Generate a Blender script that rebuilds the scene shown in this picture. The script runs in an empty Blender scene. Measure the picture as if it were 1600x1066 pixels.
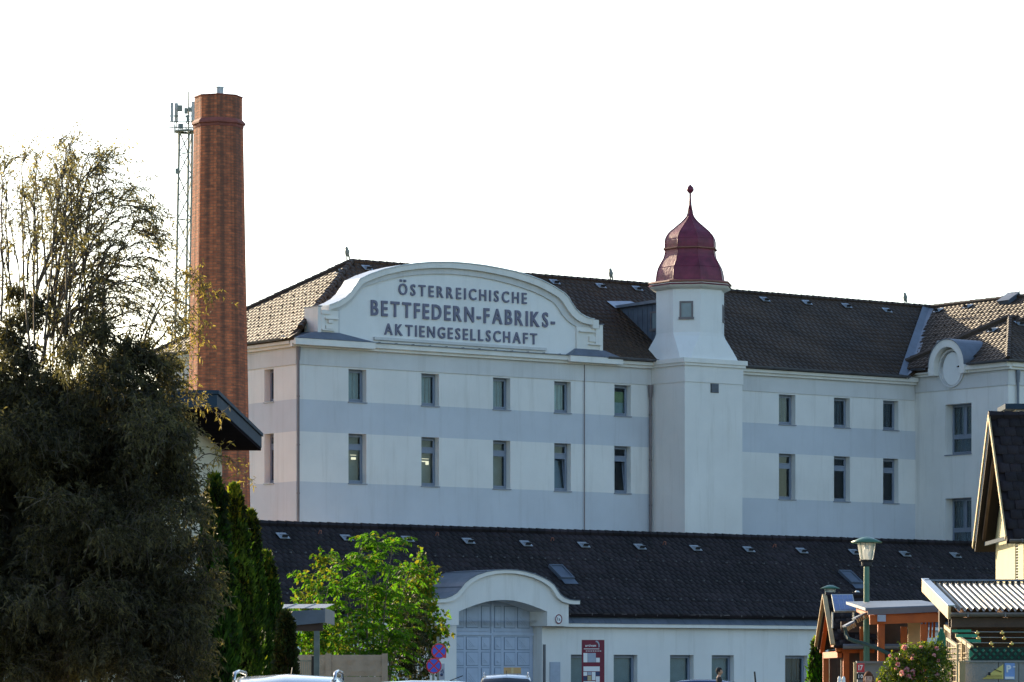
import bpy, bmesh, math, random
import numpy as np
from mathutils import Vector, Matrix

random.seed(7)
scene = bpy.context.scene
COL = scene.collection
PI = math.pi
rad = math.radians

# ---------------------------------------------------------------- camera, sky, sun, exposure
CAM_Z, FPX, CX, HY = 1.5, 5830.0, 800.0, 1056.0
cd = bpy.data.cameras.new("camera")
cam = bpy.data.objects.new("camera", cd)
COL.objects.link(cam)
cam.location = (0, 0, CAM_Z)
cam.rotation_euler = (rad(90), 0, 0)
cd.sensor_fit = 'HORIZONTAL'
cd.sensor_width = 36.0
cd.lens = FPX / 1600 * 36
cd.shift_y = (HY - 533) / 1600
cd.clip_start, cd.clip_end = 0.5, 4000
scene.camera = cam

SUN_EL, SUN_H = rad(17), (-0.58, 0.8146)
SUN_ROT = math.atan2(SUN_H[0], SUN_H[1])
world = bpy.data.worlds.new("World")
scene.world = world
world.use_nodes = True
wn = world.node_tree
wn.nodes.clear()
sky = wn.nodes.new('ShaderNodeTexSky')
sky.sky_type = 'NISHITA'
sky.sun_disc = False
sky.sun_elevation = SUN_EL
sky.sun_rotation = SUN_ROT
sky.air_density, sky.dust_density, sky.ozone_density = 1.0, 1.3, 2.0
bg = wn.nodes.new('ShaderNodeBackground')
bg.inputs['Strength'].default_value = 0.15
wo = wn.nodes.new('ShaderNodeOutputWorld')
wn.links.new(sky.outputs[0], bg.inputs[0])
wn.links.new(bg.outputs[0], wo.inputs[0])

sd = bpy.data.lights.new("sun", 'SUN')
sd.energy = 5.0
sd.angle = rad(0.5)
sd.color = (1.0, 0.82, 0.56)
sun = bpy.data.objects.new("sun", sd)
COL.objects.link(sun)
sdir = Vector((SUN_H[0] * math.cos(SUN_EL), SUN_H[1] * math.cos(SUN_EL), math.sin(SUN_EL)))
sun.rotation_euler = (-sdir).to_track_quat('-Z', 'Y').to_euler()
sun.location = (-60, 80, 60)

vs = scene.view_settings
vs.view_transform = 'Standard'
vs.look = 'None'
vs.gamma = 1.0
vs.exposure = 1.03
vs.use_curve_mapping = False
scene.render.engine = 'CYCLES'
scene.cycles.max_bounces = 6
scene.cycles.transparent_max_bounces = 12
try:
    scene.cycles.use_denoising = True
except Exception:
    pass

# ---------------------------------------------------------------- coordinate frames
P0 = (-8.9, 154.0)
UT = (0.8047, 0.5938)      # along the factory front
US = (-0.5938, 0.8047)     # into the factory
FROT = math.atan2(UT[1], UT[0])


def L2W(t, s, z=0.0):
    return Vector((P0[0] + UT[0] * t + US[0] * s, P0[1] + UT[1] * t + US[1] * s, z))


def ray(px, py):
    return (px - CX) / FPX, (HY - py) / FPX


def hitS(px, py, s):
    rx, rz = ray(px, py)
    t = (rx * (P0[1] + US[1] * s) - P0[0] - US[0] * s) / (UT[0] - rx * UT[1])
    y = P0[1] + UT[1] * t + US[1] * s
    return t, CAM_Z + rz * y


def hitT(px, py, t):
    rx, rz = ray(px, py)
    s = (rx * (P0[1] + UT[1] * t) - P0[0] - UT[0] * t) / (US[0] - rx * US[1])
    y = P0[1] + UT[1] * t + US[1] * s
    return s, CAM_Z + rz * y


def hitP(px, py, p0, n):
    """camera ray against a plane given in factory coordinates -> (t, s, z)"""
    rx, rz = ray(px, py)
    d = Vector((rx, 1, rz))
    nw = Vector((UT[0] * n[0] + US[0] * n[1], UT[1] * n[0] + US[1] * n[1], n[2]))
    pw = L2W(*p0)
    o = Vector((0, 0, CAM_Z))
    k = (pw - o).dot(nw) / d.dot(nw)
    w = o + d * k
    dx, dy = w.x - P0[0], w.y - P0[1]
    return Vector((dx * UT[0] + dy * UT[1], dx * US[0] + dy * US[1], w.z))


def W(px, py, Y):
    rx, rz = ray(px, py)
    return Vector((rx * Y, Y, CAM_Z + rz * Y))


# ---------------------------------------------------------------- materials
MATS = {}


def newmat(name):
    m = bpy.data.materials.new(name)
    m.use_nodes = True
    nt = m.node_tree
    nt.nodes.clear()
    out = nt.nodes.new('ShaderNodeOutputMaterial')
    MATS[name] = m
    return m, nt, out


def node(nt, typ, **kw):
    n = nt.nodes.new(typ)
    for k, v in kw.items():
        if k in n.inputs:
            n.inputs[k].default_value = v
        else:
            setattr(n, k, v)
    return n


def c4(c, k=1.0):
    return (max(0, c[0] * k), max(0, c[1] * k), max(0, c[2] * k), 1)


def mixc(nt, fac, a, b):
    m = nt.nodes.new('ShaderNodeMix')
    m.data_type = 'RGBA'
    for sock, v in ((m.inputs[0], fac), (m.inputs[6], a), (m.inputs[7], b)):
        if isinstance(v, (int, float, tuple)):
            sock.default_value = v
        else:
            nt.links.new(v, sock)
    return m.outputs[2]


def mat(name, col, rough=0.7, var=0.12, scale=2.0, bump=0.0, bscale=30.0, metal=0.0, spec=0.5,
        streak=0.0, island=0.0, dirt=None, coat=0.0):
    m, nt, out = newmat(name)
    tc = node(nt, 'ShaderNodeTexCoord')
    b = node(nt, 'ShaderNodeBsdfPrincipled')
    b.inputs['Roughness'].default_value = rough
    b.inputs['Metallic'].default_value = metal
    b.inputs['Specular IOR Level'].default_value = spec
    if coat:
        b.inputs['Coat Weight'].default_value = coat
        b.inputs['Coat Roughness'].default_value = 0.05
    nz = node(nt, 'ShaderNodeTexNoise', Scale=scale, Detail=6.0, Roughness=0.62)
    nt.links.new(tc.outputs['Object'], nz.inputs['Vector'])
    mr = node(nt, 'ShaderNodeMapRange')
    mr.inputs[1].default_value, mr.inputs[2].default_value = 0.3, 0.7
    nt.links.new(nz.outputs[0], mr.inputs[0])
    c = mixc(nt, mr.outputs[0], c4(col, 1 - var), c4(col, 1 + var))
    if streak:
        mp = node(nt, 'ShaderNodeMapping')
        mp.inputs['Scale'].default_value = (1.6, 1.6, 0.12)
        nt.links.new(tc.outputs['Object'], mp.inputs[0])
        n2 = node(nt, 'ShaderNodeTexNoise', Scale=1.4, Detail=7.0, Roughness=0.7)
        nt.links.new(mp.outputs[0], n2.inputs['Vector'])
        m2 = node(nt, 'ShaderNodeMapRange')
        m2.inputs[1].default_value, m2.inputs[2].default_value = 0.52, 0.78
        m2.inputs[4].default_value = streak
        nt.links.new(n2.outputs[0], m2.inputs[0])
        c = mixc(nt, m2.outputs[0], c, c4(dirt if dirt else (col[0] * .55, col[1] * .52, col[2] * .46)))
    if island:
        g = node(nt, 'ShaderNodeNewGeometry')
        m3 = node(nt, 'ShaderNodeMapRange')
        m3.inputs[3].default_value, m3.inputs[4].default_value = 1 - island, 1 + island
        nt.links.new(g.outputs['Random Per Island'], m3.inputs[0])
        vm = node(nt, 'ShaderNodeVectorMath', operation='SCALE')
        nt.links.new(c, vm.inputs[0])
        nt.links.new(m3.outputs[0], vm.inputs['Scale'])
        c = vm.outputs[0]
    nt.links.new(c, b.inputs['Base Color'])
    if bump:
        n3 = node(nt, 'ShaderNodeTexNoise', Scale=bscale, Detail=4.0)
        nt.links.new(tc.outputs['Object'], n3.inputs['Vector'])
        bp = node(nt, 'ShaderNodeBump', Strength=bump, Distance=0.03)
        nt.links.new(n3.outputs[0], bp.inputs['Height'])
        nt.links.new(bp.outputs[0], b.inputs['Normal'])
    nt.links.new(b.outputs[0], out.inputs[0])
    return m


def leafmat(name, cols, trans=0.4, rough=0.55):
    """foliage: colour differs leaf by leaf, part of the light passes through"""
    m, nt, out = newmat(name)
    g = node(nt, 'ShaderNodeNewGeometry')
    cr = node(nt, 'ShaderNodeValToRGB')
    el = cr.color_ramp.elements
    while len(el) < len(cols):
        el.new(0.5)
    for i, c in enumerate(cols):
        el[i].position = i / (len(cols) - 1)
        el[i].color = c4(c)
    nt.links.new(g.outputs['Random Per Island'], cr.inputs[0])
    tc = node(nt, 'ShaderNodeTexCoord')
    nz = node(nt, 'ShaderNodeTexNoise', Scale=1.6, Detail=3.0)
    nt.links.new(tc.outputs['Object'], nz.inputs['Vector'])
    mr = node(nt, 'ShaderNodeMapRange')
    mr.inputs[1].default_value, mr.inputs[2].default_value = 0.3, 0.7
    mr.inputs[3].default_value, mr.inputs[4].default_value = 0.6, 1.45
    nt.links.new(nz.outputs[0], mr.inputs[0])
    vm = node(nt, 'ShaderNodeVectorMath', operation='SCALE')
    nt.links.new(cr.outputs[0], vm.inputs[0])
    nt.links.new(mr.outputs[0], vm.inputs['Scale'])
    b = node(nt, 'ShaderNodeBsdfPrincipled', Roughness=rough)
    b.inputs['Specular IOR Level'].default_value = 0.22
    nt.links.new(vm.outputs[0], b.inputs['Base Color'])
    tr = node(nt, 'ShaderNodeBsdfTranslucent')
    v2 = node(nt, 'ShaderNodeVectorMath', operation='MULTIPLY')
    v2.inputs[1].default_value = (1.9, 1.8, 0.9)
    nt.links.new(vm.outputs[0], v2.inputs[0])
    nt.links.new(v2.outputs[0], tr.inputs[0])
    mx = node(nt, 'ShaderNodeMixShader')
    mx.inputs[0].default_value = trans
    nt.links.new(b.outputs[0], mx.inputs[1])
    nt.links.new(tr.outputs[0], mx.inputs[2])
    nt.links.new(mx.outputs[0], out.inputs[0])
    return m


def glassmat(name, tint=(0.75, 0.82, 0.84), refl=0.0):
    m, nt, out = newmat(name)
    tr = node(nt, 'ShaderNodeBsdfTransparent')
    tr.inputs[0].default_value = c4(tint)
    gl = node(nt, 'ShaderNodeBsdfGlossy', Roughness=0.03)
    gl.inputs[0].default_value = (0.9, 0.95, 1, 1)
    fr = node(nt, 'ShaderNodeFresnel', IOR=1.32)
    ad = node(nt, 'ShaderNodeMath', operation='ADD')
    ad.inputs[1].default_value = refl
    nt.links.new(fr.outputs[0], ad.inputs[0])
    mx = node(nt, 'ShaderNodeMixShader')
    nt.links.new(ad.outputs[0], mx.inputs[0])
    nt.links.new(tr.outputs[0], mx.inputs[1])
    nt.links.new(gl.outputs[0], mx.inputs[2])
    nt.links.new(mx.outputs[0], out.inputs[0])
    return m


def frosted(name, col):
    """milky acrylic: partly clear, partly scattering"""
    m, nt, out = newmat(name)
    tr = node(nt, 'ShaderNodeBsdfTransparent')
    tl = node(nt, 'ShaderNodeBsdfTranslucent')
    df = node(nt, 'ShaderNodeBsdfPrincipled', Roughness=0.25)
    tl.inputs[0].default_value = c4(col)
    df.inputs['Base Color'].default_value = c4(col)
    a = node(nt, 'ShaderNodeMixShader')
    a.inputs[0].default_value = 0.5
    nt.links.new(tl.outputs[0], a.inputs[1])
    nt.links.new(df.outputs[0], a.inputs[2])
    b = node(nt, 'ShaderNodeMixShader')
    b.inputs[0].default_value = 0.55
    nt.links.new(tr.outputs[0], b.inputs[1])
    nt.links.new(a.outputs[0], b.inputs[2])
    nt.links.new(b.outputs[0], out.inputs[0])
    return m


def emitmat(name, col, strength):
    m, nt, out = newmat(name)
    e = node(nt, 'ShaderNodeEmission', Strength=strength)
    e.inputs[0].default_value = c4(col)
    nt.links.new(e.outputs[0], out.inputs[0])
    return m


def brickmat(name):
    """sooty red brickwork wrapped round the shaft"""
    m, nt, out = newmat(name)
    tc = node(nt, 'ShaderNodeTexCoord')
    sp = node(nt, 'ShaderNodeSeparateXYZ')
    nt.links.new(tc.outputs['Object'], sp.inputs[0])
    at = node(nt, 'ShaderNodeMath', operation='ARCTAN2')
    nt.links.new(sp.outputs[0], at.inputs[0])
    nt.links.new(sp.outputs[1], at.inputs[1])
    cb = node(nt, 'ShaderNodeCombineXYZ')
    nt.links.new(at.outputs[0], cb.inputs[0])
    nt.links.new(sp.outputs[2], cb.inputs[1])
    br = node(nt, 'ShaderNodeTexBrick')
    br.inputs['Color1'].default_value = (0.74, 0.205, 0.085, 1)
    br.inputs['Color2'].default_value = (0.46, 0.125, 0.06, 1)
    br.inputs['Mortar'].default_value = (0.33, 0.15, 0.085, 1)
    br.inputs['Scale'].default_value = 1.0
    br.inputs['Mortar Size'].default_value = 0.012
    br.inputs['Brick Width'].default_value = 0.25
    br.inputs['Row Height'].default_value = 0.11
    nt.links.new(cb.outputs[0], br.inputs['Vector'])
    mp = node(nt, 'ShaderNodeMapping')
    mp.inputs['Scale'].default_value = (2.6, 0.03, 1)
    mp.inputs['Location'].default_value = (0.6, 0.3, 0)
    nt.links.new(cb.outputs[0], mp.inputs[0])
    nz = node(nt, 'ShaderNodeTexNoise', Scale=1.55, Detail=2.0)
    nt.links.new(mp.outputs[0], nz.inputs['Vector'])
    n2 = node(nt, 'ShaderNodeTexNoise', Scale=5.0, Detail=6.0, Roughness=0.75)
    mp2 = node(nt, 'ShaderNodeMapping')
    mp2.inputs['Scale'].default_value = (0.35, 1.6, 1)
    nt.links.new(cb.outputs[0], mp2.inputs[0])
    nt.links.new(mp2.outputs[0], n2.inputs['Vector'])
    ad = node(nt, 'ShaderNodeMath', operation='MULTIPLY_ADD')
    ad.inputs[1].default_value = 0.95
    nt.links.new(n2.outputs[0], ad.inputs[0])
    nt.links.new(nz.outputs[0], ad.inputs[2])
    mr = node(nt, 'ShaderNodeMapRange')
    mr.inputs[1].default_value, mr.inputs[2].default_value = 0.86, 1.16
    mr.inputs[4].default_value = 0.74
    nt.links.new(ad.outputs[0], mr.inputs[0])
    c = mixc(nt, mr.outputs[0], br.outputs[0], (0.085, 0.055, 0.042, 1))
    b = node(nt, 'ShaderNodeBsdfPrincipled', Roughness=0.85)
    b.inputs['Specular IOR Level'].default_value = 0.25
    nt.links.new(c, b.inputs['Base Color'])
    bp = node(nt, 'ShaderNodeBump', Strength=0.7, Distance=0.03)
    nt.links.new(ad.outputs[0], bp.inputs['Height'])
    nt.links.new(bp.outputs[0], b.inputs['Normal'])
    nt.links.new(b.outputs[0], out.inputs[0])
    return m


PLASTER = mat("plaster_white", (0.74, 0.725, 0.69), 0.85, 0.07, 0.35, 0.3, 35, streak=0.40)
PLASTER_B = mat("plaster_grey_band", (0.55, 0.575, 0.61), 0.85, 0.07, 0.35, 0.3, 35, streak=0.34)
PLASTER_F = mat("plaster_frieze", (0.62, 0.615, 0.60), 0.85, 0.07, 0.5, 0.3, 35, streak=0.36)
TRIM = mat("trim_white", (0.75, 0.73, 0.68), 0.8, 0.07, 1.2, 0.1, 40, streak=0.25)
PANEL = mat("gable_panel_white", (0.78, 0.775, 0.75), 0.85, 0.06, 0.5, 0.3, 35, streak=0.22)
TILE = mat("roof_tile_brown", (0.042, 0.0235, 0.012), 0.62, 0.4, 0.45, 0.2, 50, spec=0.40, island=0.14)
TILE_LOW = mat("roof_tile_dark", (0.0175, 0.0125, 0.0145), 0.65, 0.45, 0.35, 0.4, 50, spec=0.25, island=0.45)
ZINC = mat("zinc_sheet", (0.15, 0.175, 0.215), 0.5, 0.18, 1.5, 0.15, 6, metal=0.3, streak=0.2)
ZINC_L = mat("zinc_sheet_pale", (0.42, 0.46, 0.50), 0.4, 0.15, 2.0, 0.1, 6, metal=0.6)
GUTTER = mat("gutter_grey", (0.10, 0.10, 0.11), 0.5, 0.2, 2, metal=0.4)
PIPE = mat("downpipe_brown_grey", (0.16, 0.14, 0.145), 0.5, 0.2, 2, metal=0.3)
FRAME = mat("window_frame_blue_grey", (0.20, 0.235, 0.30), 0.5, 0.08, 3)
SILL = mat("sill_metal", (0.24, 0.26, 0.30), 0.5, 0.1, 3, metal=0.4)
GLASS = glassmat("window_glass")
BLIND = mat("blind_pale_green", (0.36, 0.42, 0.44), 0.8, 0.1, 3, island=0.15)
BLIND_T = mat("tower_pane", (0.20, 0.25, 0.27), 0.25, 0.1, 3)
BLIND_D = mat("blind_dark_grey", (0.10, 0.11, 0.13), 0.8, 0.1, 3, island=0.2)
ROOM = mat("room_wall_grey", (0.40, 0.43, 0.43), 0.9, 0.1, 2)
LETTER = mat("letter_grey", (0.15, 0.15, 0.215), 0.6, 0.1, 2)
DOME = mat("dome_red_paint", (0.165, 0.020, 0.045), 0.5, 0.35, 2.6, 0.35, 7, metal=0.1, streak=0.5, dirt=(0.11, 0.03, 0.035))
DOME_E = mat("dome_rim_rust", (0.24, 0.085, 0.055), 0.55, 0.3, 4)
SLATE = mat("dormer_cladding", (0.105, 0.13, 0.17), 0.55, 0.2, 2, metal=0.3)
DOOR = mat("gate_blue_paint", (0.42, 0.49, 0.60), 0.6, 0.1, 1.2, 0.15, 30, streak=0.2)
DOOR_D = mat("gate_groove_shade", (0.22, 0.275, 0.36), 0.7, 0.1, 2)
BRICK = brickmat("chimney_brick")
BRICK_C = mat("chimney_collar", (0.26, 0.075, 0.055), 0.8, 0.25, 3, 0.3, 20)
STEEL = mat("galvanised_steel", (0.40, 0.42, 0.42), 0.45, 0.15, 4, metal=0.7)
STEEL_D = mat("mast_steel", (0.20, 0.225, 0.20), 0.6, 0.2, 4, metal=0.3)
ANT = mat("antenna_grey", (0.42, 0.43, 0.42), 0.5, 0.08, 3)
ASPHALT = mat("asphalt", (0.05, 0.05, 0.052), 0.9, 0.25, 0.8, 0.3, 60)
PAVE = mat("pavement_concrete", (0.28, 0.27, 0.25), 0.9, 0.15, 1.0, 0.3, 40)
KERB = mat("kerb_stone", (0.33, 0.32, 0.30), 0.85, 0.15, 2)
GRASS = mat("ground_grass", (0.06, 0.085, 0.03), 0.95, 0.3, 0.4, 0.5, 30)
PAINT_W = mat("road_paint_white", (0.75, 0.75, 0.72), 0.7, 0.15, 3)
WOOD_O = mat("timber_orange", (0.44, 0.092, 0.009), 0.6, 0.22, 3, 0.15, 25)
WOOD_D = mat("timber_dark", (0.075, 0.042, 0.028), 0.7, 0.25, 3, 0.15, 25)
WOOD_L = mat("timber_pale", (0.46, 0.335, 0.165), 0.65, 0.18, 3, 0.15, 25)
BEIGE = mat("house_wall_beige", (0.62, 0.57, 0.44), 0.9, 0.06, 1, 0.2, 40, streak=0.12)
YELLOW = mat("house_wall_yellow", (0.55, 0.49, 0.30), 0.9, 0.06, 1, 0.2, 40, streak=0.1)
FASCIA = mat("fascia_dark_blue", (0.035, 0.055, 0.08), 0.7, 0.15, 3, spec=0.08)
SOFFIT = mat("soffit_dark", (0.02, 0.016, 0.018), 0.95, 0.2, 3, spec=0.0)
LEAF_U = leafmat("leaf_backlit_olive", [(0.07, 0.068, 0.042), (0.115, 0.108, 0.066), (0.16, 0.145, 0.085), (0.20, 0.165, 0.085)], 0.6)  # backlight on the upper boughs painted in as a paler leaf colour
BLIND_P = mat("blind_pale", (0.56, 0.62, 0.58), 0.8, 0.1, 3, island=0.15)
BLIND_Y = mat("blind_yellow_green", (0.45, 0.50, 0.22), 0.8, 0.2, 3)
LEAF_G = leafmat("leaf_sunlit_gold", [(0.14, 0.12, 0.045), (0.22, 0.18, 0.06), (0.27, 0.21, 0.08)], 0.45)  # sunlight on the sprays before the chimney, put into the leaf colour
GREEN_N = mat("green_net", (0.05, 0.32, 0.20), 0.8, 0.15, 8)
GREEN_K = mat("lath_dark_green", (0.008, 0.03, 0.02), 0.8, 0.15, 8)
GREEN_D = mat("pipe_dark_green", (0.015, 0.05, 0.04), 0.5, 0.15, 6)
BLACK = mat("matt_black", (0.015, 0.015, 0.017), 0.7, 0.2, 3)
GREEN_P = mat("lamp_green_paint", (0.05, 0.155, 0.10), 0.35, 0.12, 5)
GREEN_C = mat("green_cloth", (0.03, 0.17, 0.10), 0.85, 0.15, 6)
CONC = mat("concrete_wall_grey", (0.26, 0.255, 0.24), 0.9, 0.15, 1.5, 0.3, 30, streak=0.25)
FENCE = mat("concrete_fence_beige", (0.34, 0.265, 0.19), 0.9, 0.14, 2.5, 0.6, 14, streak=0.2)
RED = mat("sign_red", (0.55, 0.02, 0.04), 0.45, 0.08, 3)
RED_D = mat("board_dark_red", (0.17, 0.012, 0.03), 0.6, 0.08, 2)
BLUE = mat("sign_blue", (0.03, 0.09, 0.55), 0.45, 0.08, 3)
BLUE_P = mat("poster_blue", (0.20, 0.33, 0.62), 0.6, 0.15, 4)
WHITE = mat("white_print", (0.78, 0.78, 0.77), 0.6, 0.05, 3)
GREYP = mat("grey_print", (0.36, 0.40, 0.47), 0.6, 0.1, 5)
TANP = mat("tan_print", (0.50, 0.40, 0.22), 0.7, 0.12, 4)
NAVYP = mat("navy_print", (0.03, 0.05, 0.12), 0.6, 0.1, 4)
YEL = mat("poster_yellow", (0.70, 0.58, 0.16), 0.6, 0.12, 4)
CORR = mat("corrugated_steel", (0.20, 0.185, 0.15), 0.40, 0.15, 1.5, metal=0.35)
PVBLUE = mat("solar_cells", (0.10, 0.16, 0.34), 0.12, 0.15, 6, coat=0.5)
LGLASS = frosted("lamp_glass", (0.86, 0.85, 0.78))
BULB = mat("lamp_bulb", (0.85, 0.84, 0.78), 0.3, 0.03, 3)
GOLD = mat("amber_glass_ball", (0.75, 0.50, 0.14), 0.18, 0.1, 3, metal=0.3)
BARK = mat("bark", (0.12, 0.092, 0.068), 0.9, 0.3, 6, 0.6, 30)
BARK_G = mat("bark_grey_green", (0.12, 0.11, 0.075), 0.9, 0.3, 6, 0.4, 30)
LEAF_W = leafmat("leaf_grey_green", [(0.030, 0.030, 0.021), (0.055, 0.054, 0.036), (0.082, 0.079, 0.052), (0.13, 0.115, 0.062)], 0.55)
LEAF_T = leafmat("leaf_thuja", [(0.016, 0.040, 0.005), (0.030, 0.070, 0.008), (0.05, 0.10, 0.011)], 0.4, 0.65)
LEAF_A = leafmat("leaf_bright_green", [(0.030, 0.095, 0.006), (0.05, 0.14, 0.008), (0.075, 0.175, 0.010)], 0.55, 0.65)
LEAF_Y = leafmat("leaf_yellow_green", [(0.07, 0.11, 0.012), (0.12, 0.145, 0.014), (0.17, 0.155, 0.018)], 0.5, 0.65)
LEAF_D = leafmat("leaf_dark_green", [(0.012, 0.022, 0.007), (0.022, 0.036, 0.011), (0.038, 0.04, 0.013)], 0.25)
LEAF_R = leafmat("leaf_dark_red", [(0.03, 0.016, 0.009), (0.03, 0.042, 0.010), (0.025, 0.048, 0.010)], 0.3)
LEAF_B = leafmat("leaf_rose", [(0.035, 0.075, 0.009), (0.065, 0.11, 0.013), (0.10, 0.145, 0.02)], 0.4, 0.4)
PINK = leafmat("petal_pink", [(0.60, 0.30, 0.36), (0.70, 0.46, 0.48), (0.62, 0.10, 0.22)], 0.25)
CARW = mat("car_paint_silver", (0.60, 0.64, 0.66), 0.25, 0.03, 2, metal=0.5, coat=0.8)
CARB = mat("car_paint_pale", (0.70, 0.72, 0.72), 0.25, 0.03, 2, coat=0.8)
CARN = mat("car_paint_navy", (0.03, 0.06, 0.16), 0.25, 0.03, 2, metal=0.4, coat=0.8)
CARG = mat("car_paint_grey", (0.33, 0.34, 0.34), 0.25, 0.03, 2, metal=0.4, coat=0.8)
CARGL = mat("car_window_tint", (0.015, 0.018, 0.022), 0.06, 0.1, 2, spec=0.6)
RUBBER = mat("tyre_rubber", (0.02, 0.02, 0.02), 0.9, 0.1, 5)
CHROME = mat("rail_metal", (0.6, 0.6, 0.6), 0.2, 0.05, 3, metal=0.9)
TAIL = mat("tail_lamp_red", (0.4, 0.02, 0.02), 0.2, 0.05, 3)
CARTON = mat("carton_tan", (0.45, 0.29, 0.13), 0.85, 0.1, 4)
SKIN = mat("skin", (0.52, 0.30, 0.21), 0.55, 0.06, 8)
HAIR_D = mat("hair_dark", (0.02, 0.014, 0.012), 0.8, 0.3, 14)
HAIR_R = mat("hair_auburn", (0.11, 0.035, 0.014), 0.8, 0.3, 14, spec=0.15)
CLOTH_B = mat("cloth_black_brown", (0.03, 0.022, 0.022), 0.9, 0.2, 5)
CLOTH_J = mat("cloth_jeans", (0.05, 0.07, 0.13), 0.9, 0.2, 5)
CLOTH_W = mat("cloth_grey", (0.30, 0.30, 0.30), 0.9, 0.2, 5)
EYE = mat("eye_dark", (0.02, 0.015, 0.012), 0.3, 0.1, 5)
LIP = mat("lips", (0.40, 0.16, 0.13), 0.5, 0.1, 5)


# ---------------------------------------------------------------- mesh helpers
def tag(o, label=None, cat=None, group=None, kind=None):
    if label: o["label"] = label
    if cat: o["category"] = cat
    if group: o["group"] = group
    if kind: o["kind"] = kind
    return o


def thing(name, label, cat, loc=(0, 0, 0), rz=0.0, group=None):
    o = bpy.data.objects.new(name, None)
    o.empty_display_size = 0.3
    COL.objects.link(o)
    o.location = loc
    o.rotation_euler = (0, 0, rz)
    return tag(o, label, cat, group)


def link(name, me, parent=None, kind=None, label=None):
    o = bpy.data.objects.new(name, me)
    COL.objects.link(o)
    if parent is not None:
        o.parent = parent
    if kind: o["kind"] = kind
    if label: o["label"] = label
    return o


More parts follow.
